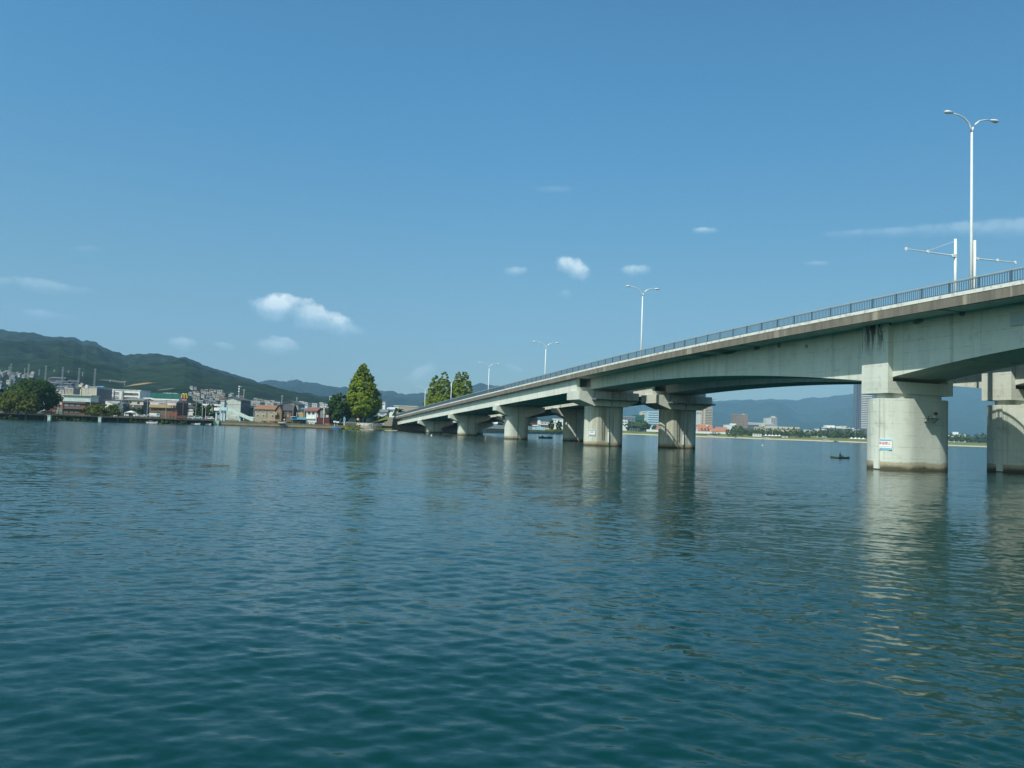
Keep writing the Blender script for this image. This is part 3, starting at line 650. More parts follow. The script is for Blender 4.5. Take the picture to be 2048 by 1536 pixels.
# ------------------------------------------------------------------ trees
def crown_mesh(name, kind, w, h, n, leaf, seed, mat):
    rng = np.random.default_rng(seed); K = max(14, n // 24)
    def env(t):
        if kind == 'cone': return np.where(t < .2, np.sqrt(np.clip(t, 0, 1) / .2 * .75 + .25), np.clip((1 - t) / .8, 0, 1) ** .64)
        if kind == 'spire': return np.where(t < .12, .8 + t / .6, np.clip((1 - t) / .88, 0, 1) ** .9)
        if kind == 'flat': return np.sqrt(np.clip(1 - np.abs(2 * t - .7) ** 2.4 / 1.9, 0, 1)) * np.where(t > .9, .7, 1)
        return np.sqrt(np.clip(1 - (2 * t - .9) ** 2 / 1.21, 0, 1))
    t = rng.random(K * 12); keep = rng.random(K * 12) < (env(t) ** 1.4 + .04); t = t[keep][:K]; K = len(t)
    az = rng.uniform(0, 2 * math.pi, K); rho = rng.uniform(.3, 1, K) ** .42
    la = .5 if kind == 'cone' else 1.0; lump = 1 + .16 * la * np.sin(3 * az + 5 * t + seed) + .12 * la * np.sin(5 * az - 9 * t + 2 * seed)
    r = env(t) * w / 2 * lump * rho
    cc = np.stack([r * np.cos(az), r * np.sin(az), t * h], 1)
    cr = w * rng.uniform(.05, .10, K) * np.clip(env(t) * 1.25, .36, 1)
    m = max(6, n // K); idx = np.repeat(np.arange(K), m)
    d = rng.normal(0, 1, (K * m, 3)); d /= np.linalg.norm(d, axis=1)[:, None]
    p = cc[idx] + d * (cr[idx] * rng.uniform(.35, 1.0, K * m) ** .5)[:, None] * np.array([1, 1, .8])
    p[:, 2] = np.clip(p[:, 2], 0, h)
    ow = p * np.array([2.0 / w, 2.0 / w, .0]); nrm = d * .55 + ow * .7 + rng.normal(0, .38, (K * m, 3)) + np.array([0, 0, .35]); nrm /= np.linalg.norm(nrm, axis=1)[:, None]
    a = np.cross(nrm, rng.normal(0, 1, (K * m, 3))); a /= np.linalg.norm(a, axis=1)[:, None]; b = np.cross(nrm, a)
    sz = (leaf * rng.uniform(.5, 1.25, K * m))[:, None]
    V = np.stack([p - a * sz - b * sz * .55, p + a * sz - b * sz * .55, p + a * sz * .8 + b * sz * .55, p - a * sz * .7 + b * sz * .6], 1).reshape(-1, 3)
    F = np.arange(len(V), dtype=np.int32).reshape(-1, 4); return np_mesh(name, V, F, mat)
def tree(name, label, x, ytop, wpx, Y, kind, mat, n, leaf, seed, zb=None, clear=.1, group=None, cat='tree', stems=1, xb=None):
    p = at(x, ytop, Y); X = col_dir(x) * Y if xb is None else col_dir(xb) * Y; X = p[0] if xb is None else X
    zb = ground_z(x, Y) if zb is None else zb; H = p[2] - zb; w = wpx * Y / FPX
    T = thing(name, label, cat, (X, Y, zb), 0, group)
    c = link('crown', crown_mesh('crown', kind, w, H * (1 - clear), n, leaf, seed, mat), T); c.location = (0, 0, H * clear)
    tk = MB(); rnd = random.Random(seed)
    for k in range(stems):
        x0 = (k - (stems - 1) / 2) * w * .09; r0 = max(w * .03, .12)
        tk.tube([(x0, 0, -.3), (x0 * 1.05, .1, H * clear * .6), (x0 * 1.3, .2, H * (clear + .35)), (x0 * 1.3, .2, H * .75)], [r0 * 1.25, r0, r0 * .7, r0 * .25], 7)
        for j in range(6):
            a = rnd.uniform(0, 6.28); z0 = H * (clear + rnd.uniform(.0, .4)); L_ = w * rnd.uniform(.18, .34)
            tk.tube([(x0, 0, z0), (x0 + L_ * .6 * math.cos(a), L_ * .6 * math.sin(a), z0 + L_ * .5), (x0 + L_ * math.cos(a), L_ * math.sin(a), z0 + L_ * .8)], [r0 * .45, r0 * .3, r0 * .1], 5)
    tk.build('trunk', M_BARK, T, True); return T
def gz(x, Y): return ground_z(x, Y)
tree('conical_tree', 'huge bright green conical tree alone on the shore, left of the bridge end', 727.5, 728, 76, 400, 'cone', LEAF_CONE, 17000, .58, 11, zb=2.2, clear=.13, stems=3)
for x, yt, w, lab, sd in ((872, 748, 48, 'leftmost and lowest of the pointed trees behind the bridge ramp', 21), (889, 741.5, 58, 'second pointed tree from the left behind the bridge ramp', 22),
                          (917, 743, 48, 'third pointed tree behind the ramp, joined to the tallest one', 23), (930, 738, 50, 'tallest pointed tree, rightmost behind the bridge ramp', 24)):
    tree('pointed_tree', lab, x, yt, w, 535 + sd, 'cone', LEAF_CONE, 9500, .66, sd, zb=4, clear=.08, group='pointed trees behind the bridge ramp')
tree('broad_tree', 'large round dark green tree at the left edge of the town', 71, 758, 84, 372, 'round', LEAF_DEEP, 11000, .50, 31, clear=.12)
tree('broad_tree', 'olive green spreading tree in front of the large dark tree', 38, 781, 76, 346, 'round', LEAF_OLIVE, 8000, .42, 32, clear=.05)
tree('broad_tree', 'smaller olive crown low beside the promenade railing, left of the brick restaurant', 58, 799, 40, 340, 'round', LEAF_OLIVE, 3500, .38, 33, clear=.05)
tree('dark_conifer', 'nearly black conifer at the left edge behind the olive tree', 5, 768, 16, 430, 'spire', LEAF_CONIFER, 2600, .5, 34, clear=.03)
tree('dark_conifer', 'shorter dark conifer between the left edge and the round tree', 20, 776, 17, 432, 'spire', LEAF_CONIFER, 2600, .5, 35, clear=.03)
tree('dark_conifer', 'dark conifer showing left outside the olive tree crown', -9, 774, 17, 425, 'spire', LEAF_CONIFER, 2200, .5, 36, clear=.03)
tree('broad_tree', 'dark loose leafed tree just left of the big conical tree', 680, 787, 46, 396, 'round', LEAF_DEEP, 4600, .50, 37, clear=.14)
tree('low_tree', 'yellow green spreading tree on the bank before the white house', 209, 809, 60, 362, 'round', LEAF_OLIVE, 3600, .42, 38, clear=.05)
tree('low_tree', 'green hedge tree below the cream and dark restaurant', 274, 816, 30, 398, 'round', LEAF_DEEP, 1500, .42, 39, clear=.03)
tree('low_tree', 'left green tree of the pair behind the two flag poles', 402, 807, 26, 402, 'round', LEAF_DEEP, 2200, .42, 40, clear=.06)
tree('low_tree', 'right darker tree of the pair behind the footbridge stairs', 424, 808, 24, 405, 'round', LEAF_DEEP, 2000, .42, 41, clear=.06)
tree('broad_tree', 'small dark tree top on the roof line beside the black street lamp', 797, 814, 20, 470, 'round', LEAF_DEEP, 1200, .5, 42, zb=4, clear=.1)
tree('low_tree', 'round shrub on the abutment slope', 757, 832, 26, 402, 'round', LEAF_OLIVE, 1400, .35, 43, zb=3.6, clear=.02, cat='shrub')
tree('dark_conifer', 'dark conifer behind the cream house left of the conical tree', 658, 797, 10, 470, 'spire', LEAF_CONIFER, 900, .45, 44, clear=.03)

# ------------------------------------------------------------------ buildings
GL = glassy(); GL_L = glassy((.16, .22, .24)); ROOFG = tiles((.16, .17, .18)); ROOFD = tiles((.055, .055, .065)); ROOFO = tiles((.25, .125, .07)); ROOFR = tiles((.22, .095, .07)); ROOFB = tiles((.05, .20, .30))
C_WHITE = paint((.72, .73, .71)); C_CREAM = paint((.60, .55, .42)); C_BEIGE = paint((.47, .43, .36)); C_GREY = paint((.33, .34, .34)); C_DARKG = paint((.10, .10, .11)); C_PALE = paint((.52, .54, .53)); C_OCHRE = paint((.48, .30, .11))
C_BROWN = paint((.10, .06, .045)); BR_RED = bricks((.21, .095, .065)); BR_ORANGE = bricks((.34, .19, .09)); BR_BROWN = bricks((.20, .12, .085)); C_TAN = paint((.36, .31, .235)); C_BLUE = paint((.06, .22, .33)); C_BLUEGREY = paint((.11, .13, .15)); C_TEAL = paint((.018, .13, .105))
C_YELLOW = paint((.40, .31, .15)); C_PINK = paint((.66, .54, .58)); C_RED = paint((.27, .055, .035)); C_MAROON = paint((.14, .015, .02)); C_GOLD = paint((.55, .40, .07)); C_LBLUE = paint((.42, .60, .70)); C_MINT = paint((.50, .62, .58)); C_GREEN = paint((.05, .14, .06))
class Bld:
    def __init__(s, name, label, x0, x1, yt, Y, dep, wall, zb=None, roof=None, yr=None, rmat=None, cat='building', group=None, over=.5):
        s.x0, s.x1, s.Y = x0, x1, Y; s.xm = (x0 + x1) / 2
        s.zb = (min(ground_z(x0, Y), ground_z(x1, Y)) - .3) if zb is None else zb
        a = at(x0, yt, Y); b = at(x1, yt, Y); s.W = b[0] - a[0]; s.H = at(s.xm, yt, Y)[2] - s.zb; s.D = dep; W, H, D = s.W, s.H, dep
        s.T = thing(name, label, cat, (a[0], Y, s.zb), 0, group)
        w = MB().box(0, W, 0, D, 0, H); R = (s.sz(yr) - H) if yr is not None else .6
        o = over
        if roof == 'gable_x': w.prism([(0, H), (D, H), (D / 2, H + R)], 0, W, 'x')
        if roof == 'gable_y': w.prism([(0, H), (W, H), (W / 2, H + R)], 0, D, 'y')
        s.wall = w.build('wall', wall, s.T)
        rm = rmat or ROOFG; r = MB(); th = .28
        if roof == 'gable_x':
            k = R / (D / 2)
            for sg in (0, 1):
                y0, y1 = (-o, D / 2) if sg == 0 else (D + o, D / 2)
                r.prism([(y0, H - o * k + .02), (y1, H + R + .02), (y1, H + R + th), (y0, H - o * k + th)], -o, W + o, 'x')
        elif roof == 'gable_y':
            k = R / (W / 2)
            for sg in (0, 1):
                q0, q1 = (-o, W / 2) if sg == 0 else (W + o, W / 2)
                r.prism([(q0, H - o * k + .02), (q1, H + R + .02), (q1, H + R + th), (q0, H - o * k + th)], -o, D + o, 'y')
        elif roof == 'hip':
            q = min(D / 2, W * .3)
            r.add([(-o, -o, H), (W + o, -o, H), (W + o, D + o, H), (-o, D + o, H), (q, D / 2, H + R), (W - q, D / 2, H + R), (-o, -o, H - .2), (W + o, -o, H - .2), (W + o, D + o, H - .2), (-o, D + o, H - .2)],
                  [(0, 1, 5, 4), (2, 3, 4, 5), (1, 2, 5), (3, 0, 4), (6, 9, 8, 7), (0, 6, 7, 1), (1, 7, 8, 2), (2, 8, 9, 3), (3, 9, 6, 0)])
        elif roof == 'flat': r.box(-.25, W + .25, -.25, D + .25, H, H + R)
        if r.v: s.roof = r.build('roof', rm, s.T)
    def sx(s, x): return (x - s.x0) / (s.x1 - s.x0) * s.W
    def sz(s, y): return at(s.xm, y, s.Y)[2] - s.zb
    def win(s, x0, x1, y0, y1, mat=None, name='window', frame=None):
        X0, X1, Z0, Z1 = s.sx(x0), s.sx(x1), s.sz(y1), s.sz(y0)
        w = MB(); f = .09
        w.box(X0, X1, -.10, -.004, Z0, Z1, 0); w.box(X0 + f, X1 - f, -.13, -.101, Z0 + f, Z1 - f, 1)
        return w.build(name, [frame or M_WHITE2, mat or GL], s.T)
    def slab(s, name, x0, x1, y0, y1, mat, out=.35, parent=None):
        return MB().box(s.sx(x0), s.sx(x1), -out, -.006, s.sz(y1), s.sz(y0)).build(name, mat, parent or s.T)
    def top(s, name, x0, x1, y0, y1, mat, d0=.2, d1=.7):
        return MB().box(s.sx(x0), s.sx(x1), s.D * d0, s.D * d1, s.sz(y1), s.sz(y0)).build(name, mat, s.T)
    def grid(s, xs, ys, wx, hy, mat=None, frame=None):
        first = None
        for y in ys:
            for x in xs:
                if first is None: first = s.win(x, x + wx, y, y + hy, mat, frame=frame); bx, by = x, y
                else:
                    o = link('window', first.data, s.T); o.location = (s.sx(x) - s.sx(bx), 0, s.sz(y) - s.sz(by))
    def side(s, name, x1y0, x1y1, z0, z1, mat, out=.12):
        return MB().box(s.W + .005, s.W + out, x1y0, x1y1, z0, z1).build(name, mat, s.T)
# --- left shore, front row from left to right
b = Bld('restaurant', 'dark brick restaurant with a pale clerestory, right of the round tree', 113, 171, 805, 398, 16, BR_RED, roof='flat', rmat=C_BROWN)
b.grid((129, 140.5, 152), (808, 821.5), 9, 5, GL_L, C_DARKG); b.slab('dark_front', 127, 128, 805, 835, C_BROWN); b.slab('canopy', 126, 172, 816.5, 818, C_DARKG, 1.2); b.slab('canopy', 126, 172, 803.5, 806.5, C_DARKG, .6)
b.slab('shutter', 103.5 + 10, 126, 816, 829, paint((.17, .21, .19)), .1); b.slab('sign_band', 113, 124, 805, 811, C_CREAM, .15); b.top('clerestory', 113, 170, 790, 804.6, C_MINT, .35, .8); b.top('upper_roof', 111, 172, 788.5, 790, C_PALE, .3, .85)
b2 = Bld('brick_annex', 'orange brick annex behind the right edge of the round tree', 90, 112.6, 797, 401, 14, BR_RED, roof='flat', rmat=C_PALE)
b2.win(104, 110, 803, 809, GL); b2.win(95, 101, 804, 809, GL)
T = thing('loudspeaker_mast', 'cream mast with two blocky heads behind the brick restaurant', 'mast', tuple(at(158.5, 830, 440) * np.array([1, 1, 0]) + np.array([0, 0, 2.6])))
hz = lambda y, Y, x: at(x, y, Y)[2] - 2.6
MB().tube([(0, 0, 0), (.2, 0, hz(778, 440, 158.5))], [.55, .48], 8).build('pole', paint((.62, .53, .30)), T); MB().box(-1.0, .9, -.8, .8, hz(774, 440, 158.5), hz(769, 440, 158.5)).build('head', C_CREAM, T); MB().box(.0, 1.3, -.8, .8, hz(769.5, 440, 158.5) + .02, hz(766, 440, 158.5)).build('head', C_CREAM, T)
MB().box(-.2, 1.5, -1, 1, hz(766, 440, 158.5) + .02, hz(764.6, 440, 158.5)).build('cap', C_DARKG, T)
T = thing('water_tank', 'small white tank on thin legs, right of the cream mast', 'tank', tuple(at(171, 830, 470) * np.array([1, 1, 0]) + np.array([0, 0, 2.6]))); zt0 = at(171, 775.5, 470)[2] - 2.6
MB().tube([(0, 0, zt0), (0, 0, zt0 + 1.7)], 1.0, 10).build('barrel', C_WHITE, T)
for x in (-.7, .7): MB().tube([(x, 0, 0), (x, 0, zt0)], .12, 5).build('leg', C_GREY, T)
b = Bld('hall_building', 'large plain beige block with its right side coloured as shade behind the mast', 163, 194, 774.5, 520, 20, C_BEIGE, roof='flat', rmat=C_GREY); b.side('side_shade', .5, 19.5, .5, b.H - .6, C_BLUEGREY)  # dark sheet over the right wall, shade put into its colour
for i in range(4): b.slab('pilaster', 183 + i * 3, 184 + i * 3, 790, 801, C_CREAM, .4)
b.win(165, 181, 791, 800, GL)
b = Bld('school_building', 'white framed three storey building with open galleries', 196, 282, 780.5, 545, 14, C_WHITE, roof='flat', rmat=C_PALE)
for y in (784, 792.5):
    b.win(213.5, 225.5, y, y + 5.5, GL, 'gallery'); b.win(248, 277.5, y + .8, y + 6.2, glassy((.10, .09, .07)), 'gallery')
    for yy in (y + .4, y + 3.2): b.win(199, 210.5, yy, yy + 1.9, GL_L); b.win(229, 239, yy, yy + 1.9, GL)
for x in (211.3, 226.8, 245.3, 279.6): b.slab('column', x, x + 1.8, 780.8, 801, C_WHITE, .9)
b.top('stair_tower', 214, 224, 778, 780.6, C_CREAM); b.top('stair_tower', 234, 241, 778.4, 780.6, C_OCHRE)
b = Bld('shed', 'bright blue tarpaulin roof above the beige block', 191, 203, 775, 640, 8, C_GREY, zb=12, roof='gable_x', yr=772.6, rmat=paint((.10, .30, .62)))
b = Bld('white_house', 'white two storey house with a black roof edge among trees', 211, 240, 801.5, 404, 9, C_WHITE, roof='flat', yr=799.8, rmat=C_DARKG); b.grid((217, 220.4), (803.4,), 2.6, 2.2); b.win(229, 235, 810, 813.5, glassy((.2, .1, .08))); b.slab('porch_roof', 225, 240, 804.5, 808, C_GREY, 1.6)
T = thing('storage_silo', 'dark blue grey silo with white lamps beside the white house', 'silo', tuple(at(245.5, 835, 400) * np.array([1, 1, 0]) + np.array([0, 0, 2.3]))); zs = at(245.5, 808, 400)[2] - 2.3
MB().tube([(0, 0, 0), (0, 0, zs), (0, 0, zs + .6)], [1.2, 1.2, .5], 12).build('barrel', C_BLUEGREY, T)
for z in (zs - 1.6, zs + .3): MB().ell((.3, -1.25, z), (.35, .2, .28)).build('lamp', C_WHITE, T)
T = thing('utility_pole', 'dark utility pole in front of the white framed building', 'pole', tuple(at(241, 835, 398) * np.array([1, 1, 0]) + np.array([0, 0, 2.2]))); zs = at(241, 778, 398)[2] - 2.2
MB().tube([(0, 0, 0), (0, 0, zs)], [.2, .13], 7).build('pole', C_GREY, T)
for z in (zs - .6, zs - 1.5): MB().box(-1, 1, -.06, .06, z, z + .12).build('crossarm', C_DARKG, T)
MB().tube([(.35, 0, zs - 3.2), (.35, 0, zs - 2.2)], .3, 8).build('transformer', C_GREY, T)
b = Bld('restaurant', 'cream upper storey over a dark ground floor under a grey roof', 249, 287, 800.8, 412, 12, C_CREAM, roof='gable_x', yr=797, rmat=ROOFG)
b.win(259, 263, 802.5, 806.5, GL, frame=C_BROWN); b.win(275, 279.5, 803, 807.5, GL, frame=C_BROWN); b.slab('ground_floor', 249.5, 288, 809.5, 829, C_DARKG, 1.6)
for x in (245.9 + 5, 257, 269): b.slab('lamp', x, x + 2.2, 811.5, 813.3, C_WHITE, 1.8)
b.side('dark_gable', .3, 11.7, .5, b.H - .5, C_BLUEGREY)  # end wall coloured dark to stand for its shade
b = Bld('grey_house', 'low grey house between the cream restaurant and the pink signed one', 289, 300, 807, 424, 10, C_GREY, roof='flat', rmat=C_DARKG); b.slab('shopfront', 289.5, 300, 817, 830, C_DARKG, .5)
b = Bld('diner', 'low diner with a pink sign band, tan awning and brick base', 300, 354, 804.5, 394, 14, BR_BROWN, roof='flat', rmat=C_GREY)
b.slab('sign_band', 301, 353.5, 805, 810, C_PINK, .5); b.slab('awning', 300.5, 349, 810.3, 815.6, C_YELLOW, 1.0); b.slab('lettering', 319, 336, 806.8, 808.8, C_BLUEGREY, .56); b.slab('side_panel', 349.5, 353.5, 811, 815.5, C_BLUEGREY, .6)
b.grid((302, 309.5, 318.5, 328, 337), (816.6,), 6.6, 4.8, GL, C_YELLOW)
b = Bld('roadside_hall', 'dark roofed grey hall with pale panels beside the arch sign', 358, 389, 815, 414, 14, C_PALE, roof='hip', yr=808, rmat=ROOFD)
b.win(360, 378, 816, 820, GL); b.win(361, 371, 822.5, 827, GL); b.slab('panel', 379, 388, 816, 830, C_WHITE, .12); b.slab('ledge', 360, 389, 821, 821.8, C_DARKG, .3); b.top('gable_ornament', 377, 388, 805.2, 808.5, ROOFD)
# arch sign
Ys = 388; T = thing('arch_sign', 'tall pole sign with a dark red board under two golden arches', 'sign', tuple(at(365.5, 832, Ys) * np.array([1, 1, 0]) + np.array([0, 0, 2.3])))
zz = lambda y: at(366, y, Ys)[2] - 2.3; u = Ys / FPX
MB().tube([(0, 0, 0), (0, 0, zz(802))], .2, 8).build('pole', C_DARKG, T); MB().box(-4.5 * u, 7.5 * u, -.35, .35, zz(803), zz(796.4)).build('board', C_MAROON, T)
k = MB(); x = -3.4 * u
while x < 6 * u: k.box(x, x + .28, -.42, -.36, zz(800.6), zz(799)); x += .42
k.build('board_lettering', C_PINK, T)
for cx in (-1.2 * u, 3.9 * u):
    a = MB(); a.tube([(cx - 2.9 * u + 5.8 * u * q, 0, zz(796.2) + (zz(787.6) - zz(796.2)) * math.sin(math.pi * q) ** .55) for q in np.linspace(0, 1, 15)], .36, 6); a.build('arch', C_GOLD, T)
T = thing('torii_gate', 'red wooden gate frame before the diner', 'gate', tuple(at(347, 831, 384) * np.array([1, 1, 0]) + np.array([0, 0, 2.3])))
u = 384 / FPX
for x in (-6 * u, 7 * u): MB().tube([(x, 0, 0), (x, 0, 2.6)], .25, 7).build('post', C_RED, T)
MB().box(-7.5 * u, 9 * u, -.3, .3, 2.6, 3.1).build('lintel', C_RED, T); MB().box(-6 * u, 7 * u, -.15, .15, 1.7, 2.0).build('lintel', C_RED, T)
b = Bld('warehouse', 'long low white warehouse roof behind the diner', 287, 357, 800, 505, 12, C_PALE, roof='flat', yr=797.5, rmat=C_WHITE); b.grid((292, 304, 316, 328, 340), (801.5,), 8, 3)
b = Bld('white_tank_house', 'small bright white roof block left of the green net', 288, 305, 797, 530, 10, C_WHITE, roof='flat', yr=795.4, rmat=C_WHITE)
b = Bld('factory', 'white strip roof running behind the trees and flag poles', 362, 441, 810.5, 480, 14, C_GREY, roof='flat', yr=807.6, rmat=C_WHITE); b.grid((370, 384, 410, 424), (812,), 9, 3)
T = thing('sports_net', 'green sports net between posts on the slope below the hill', 'net', tuple(at(283, 800, 570) * np.array([1, 1, 0]) + np.array([0, 0, 4]))); u = 570 / FPX; zz = lambda y, x: at(x, y, 570)[2] - 4
MB().box(0, 77 * u, -.05, .05, 3, zz(786, 320)).build('netting', C_TEAL, T)
for i in range(6): MB().tube([(i * 15.2 * u, 0, 0), (i * 15.2 * u, 0, zz(785, 320))], .2, 6).build('post', C_TEAL, T)
b = Bld('hill_building', 'white flat building on the slope above the green net', 327, 354, 789.4, 700, 12, C_WHITE, zb=6, roof='flat', yr=786, rmat=C_WHITE); b.grid((330, 337, 344), (790.4,), 5, 1.6)
b = Bld('hill_building', 'cream three storey block on the slope right of the arch sign', 384, 399, 787, 830, 12, C_CREAM, zb=14, roof='flat', yr=785.6, rmat=C_PALE); b.grid((385.5, 389, 392.5, 396), (787.8, 790), 2.6, 1.2)
b = Bld('hill_building', 'grey slope building with a small domed turret', 411, 428, 787.5, 850, 14, C_GREY, zb=14, roof='flat', yr=786.6, rmat=C_PALE); b.grid((413, 418, 423), (789, 791.5), 3, 1.3); u = 850 / FPX
MB().ell((b.W * .55, 5, b.H + .6), (3.6 * u, 3.6 * u, 4.6 * u)).build('dome', C_TAN, b.T, True)
# --- footbridge with stairs, then the middle row
Yf = 392; u = Yf / FPX; F0 = at(430, 842, Yf); T = thing('footbridge', 'pale blue footbridge with a long stair ramp coming down to the wall', 'footbridge', (F0[0], Yf, 2.0)); fz = lambda y, x: at(x, y, Yf)[2] - 2.0
d = MB(); d.box(0, 25 * u, -1.4, 1.4, fz(821, 440), fz(819.6, 440)); d.build('deck', C_LBLUE, T)
for y in (-1.45, 1.38): MB().box(10 * u, 26 * u, y, y + .08, fz(819.6, 440), fz(814.5, 445)).build('parapet', C_LBLUE, T); MB().box(-.3, 9.8 * u, y, y + .08, fz(821.5, 440), fz(815.5, 440)).build('parapet', C_WHITE, T)
st = MB(); x0, x1 = 25 * u, 76 * u; z0, z1 = fz(821, 455), .3
for sgn in (-1.45, 1.38): st.prism([(x0, z0), (x1, z1), (x1, z1 + 1.3), (x0, z0 + 1.5)], sgn, sgn + .08, 'y')
for i in range(34):
    q = i / 34; st.box(x0 + (x1 - x0) * q, x0 + (x1 - x0) * (q + 1 / 34), -1.37, 1.37, z0 + (z1 - z0) * (q + 1 / 34) - .1, z0 + (z1 - z0) * (q + 1 / 34))
st.build('stairs', C_MINT, T)
for x in (2.5 * u, 13.5 * u, 18.5 * u): MB().box(x - .35, x + .35, -.5, .5, -.2, fz(821, 440) - .01).build('column', C_LBLUE, T)
MB().box(48.6 * u, 51 * u, -.5, .5, -.2, 3.2).build('column', C_LBLUE, T); MB().box(24 * u, 34 * u, 1.6, 3.6, .9, 1.2).build('landing', C_TAN, T)
b = Bld('gable_hall', 'tall pale hall with a gently arched roof gable facing the lake', 444, 482, 799.5, 424, 16, paint((.50, .53, .50)), roof='gable_y', yr=794, rmat=C_DARKG, over=.7)
b.slab('seam', 444, 482, 808.5, 809, C_GREY, .08); b.side('hall_side_shade', .2, 15.8, .3, b.H - .4, C_BLUEGREY); b.slab('vent', 476, 476.6, 800.5, 802.5, C_GREY, .2)  # right wall covered by a dark sheet that paints its shade
b = Bld('low_annex', 'small pale annex attached left of the gable hall', 441.5, 449, 802, 423, 8, C_PALE, roof='flat', rmat=C_GREY)
T = thing('siren_mast', 'grey mast carrying three white balls and a wind vane', 'mast', tuple(at(475.6, 830, 446) * np.array([1, 1, 0]) + np.array([0, 0, 2.6]))); zz = lambda y: at(475.6, y, 446)[2] - 2.6
MB().tube([(0, 0, 0), (0, 0, zz(772.6))], [.32, .2], 7).build('pole', C_PALE, T)
for y in (773.2, 778, 783.2): MB().ell((0, -.2, zz(y)), (.50, .45, .42)).build('ball', C_WHITE, T, True)
MB().prism([(.3, zz(773.6)), (1.75, zz(773.3)), (.3, zz(772.8))], -.1, .1, 'y').build('vane', C_WHITE, T)
b = Bld('station_building', 'long grey platform building behind the gable hall', 484, 520, 804.5, 500, 10, C_GREY, roof='flat', yr=803, rmat=C_PALE); b.grid((487, 496, 505), (806.5,), 7, 3); b.slab('platform', 484, 520, 811, 812.5, C_DARKG, 1.5)
b = Bld('green_shed', 'small green sided shed between hall and orange roofed house', 494, 509, 818, 440, 9, paint((.17, .25, .22)), roof='flat', rmat=C_GREEN)
T = thing('platform_canopy', 'long white sloping canopy roof behind the stairs', 'canopy', tuple(at(463, 833, 400) * np.array([1, 1, 0]) + np.array([0, 0, 2.1]))); u = 400 / FPX
MB().prism([(0, 2.75), (70 * u, 1.4), (70 * u, 1.65), (0, 3.1)], 0, 5, 'y').build('roof', C_WHITE, T)
for i in range(7): MB().tube([(2 + i * 10 * u, 1, -.2), (2 + i * 10 * u, 1, 2.66 - .2 * i)], .1, 5).build('post', C_GREY, T)
b = Bld('long_house', 'tan two storey house with a long orange tiled roof', 510, 552, 818.5, 399, 9, C_TAN, roof='gable_x', yr=811, rmat=ROOFO); b.grid((514, 524, 540), (819.6,), 4.6, 4.4, GL_L, C_BROWN); b.grid((514, 526, 544), (829.5,), 4, 4); b.slab('downpipe', 533.8, 534.6, 818.6, 836, C_BROWN, .15)
b = Bld('brick_house', 'orange brick gable end with a balcony joining the orange roof', 551, 563.5, 820, 396, 12, BR_ORANGE, roof='gable_y', yr=809.8, rmat=ROOFD); b.slab('balcony', 547, 556, 824.5, 830.5, C_TAN, 1.3); b.win(558.5, 561, 821.5, 827, GL); b.slab('garage_door', 549.5 + 2, 557, 831, 836, C_DARKG, .1)
b = Bld('brick_house', 'brown brick house under a steep charcoal roof', 564, 583.5, 820.5, 398, 9, BR_BROWN, roof='gable_x', yr=809.5, rmat=ROOFD); b.grid((568, 574.5), (821.5,), 2.6, 4); b.grid((568.5, 575.5), (829,), 2.4, 5, GL_L)
b = Bld('barn', 'grey gambrel barn rising behind the charcoal roof', 567, 597, 808, 436, 14, C_GREY, roof='gable_y', yr=802, rmat=C_DARKG, over=.9); b.slab('seam', 568, 597, 813, 813.5, C_DARKG, .08)
b = Bld('cabin', 'small ochre gabled cabin with a white porch panel', 594.5, 607, 823.5, 402, 8, C_OCHRE, roof='gable_y', yr=818.8, rmat=C_DARKG); b.win(597, 604.5, 825, 828.8, glassy((.3, .3, .28))); b.slab('recess', 597, 604.5, 823, 825, C_BROWN, .12)
b = Bld('blue_roof_house', 'low house with a bright blue roof behind the cabin', 600, 614, 821.5, 412, 8, C_GREY, roof='gable_x', yr=816.5, rmat=ROOFB)
T = thing('awning', 'blue awning over a dark shopfront below the cabin', 'awning', tuple(at(583.5, 838, 394) * np.array([1, 1, 0]) + np.array([0, 0, 2.0]))); u = 394 / FPX
MB().prism([(0, 2.5), (-2.4, 1.9), (-2.4, 2.0), (0, 3.1)], 0, 31 * u, 'x').build('canopy', C_BLUE, T); MB().box(0, 31 * u, .02, 3, -.2, 2.6).build('shopfront', C_DARKG, T); MB().box(0, 10 * u, -2.6, .5, 3.15, 3.4).build('upper_canopy', C_LBLUE, T)
b = Bld('red_roof_house', 'white house with brown windows under a wide red roof', 613, 633.5, 821.5, 393, 11, C_WHITE, roof='gable_x', yr=815, rmat=ROOFR, over=.7); b.grid((616.4, 624.6), (823.6,), 4.6, 5, GL, C_BROWN); b.slab('step', 615, 631, 836, 838, C_WHITE, .5)
b = Bld('red_gable_house', 'maroon sided gable with a grey centre panel, right of the white house', 634, 659.5, 822.5, 393.5, 12, paint((.10, .022, .026)), roof='gable_y', yr=816, rmat=ROOFD, over=.6)
b.slab('centre_panel', 641, 650.5, 819.5, 835.5, paint((.19, .23, .22)), .12); b.slab('white_post', 635, 636.6, 826.5, 835, C_WHITE, .2); b.slab('shop_sign', 652.5, 657.5, 830, 834.5, C_PALE, .2)
T = thing('sign_post', 'tall white lettered sign post before the maroon gable', 'sign', tuple(at(647, 838, 388) * np.array([1, 1, 0]) + np.array([0, 0, 2.0]))); zz = lambda y: at(647, y, 388)[2] - 2
MB().tube([(0, 0, 0), (0, 0, zz(826))], .09, 6).build('post', C_WHITE, T); MB().box(-.25, .25, -.12, .12, zz(827), zz(815.5)).build('board', C_WHITE, T)
for y in (817.5, 819.5, 821.5, 823.5): MB().box(-.14, .14, -.15, -.125, zz(y + .9), zz(y)).build('faded_mark', C_BLUEGREY, T)
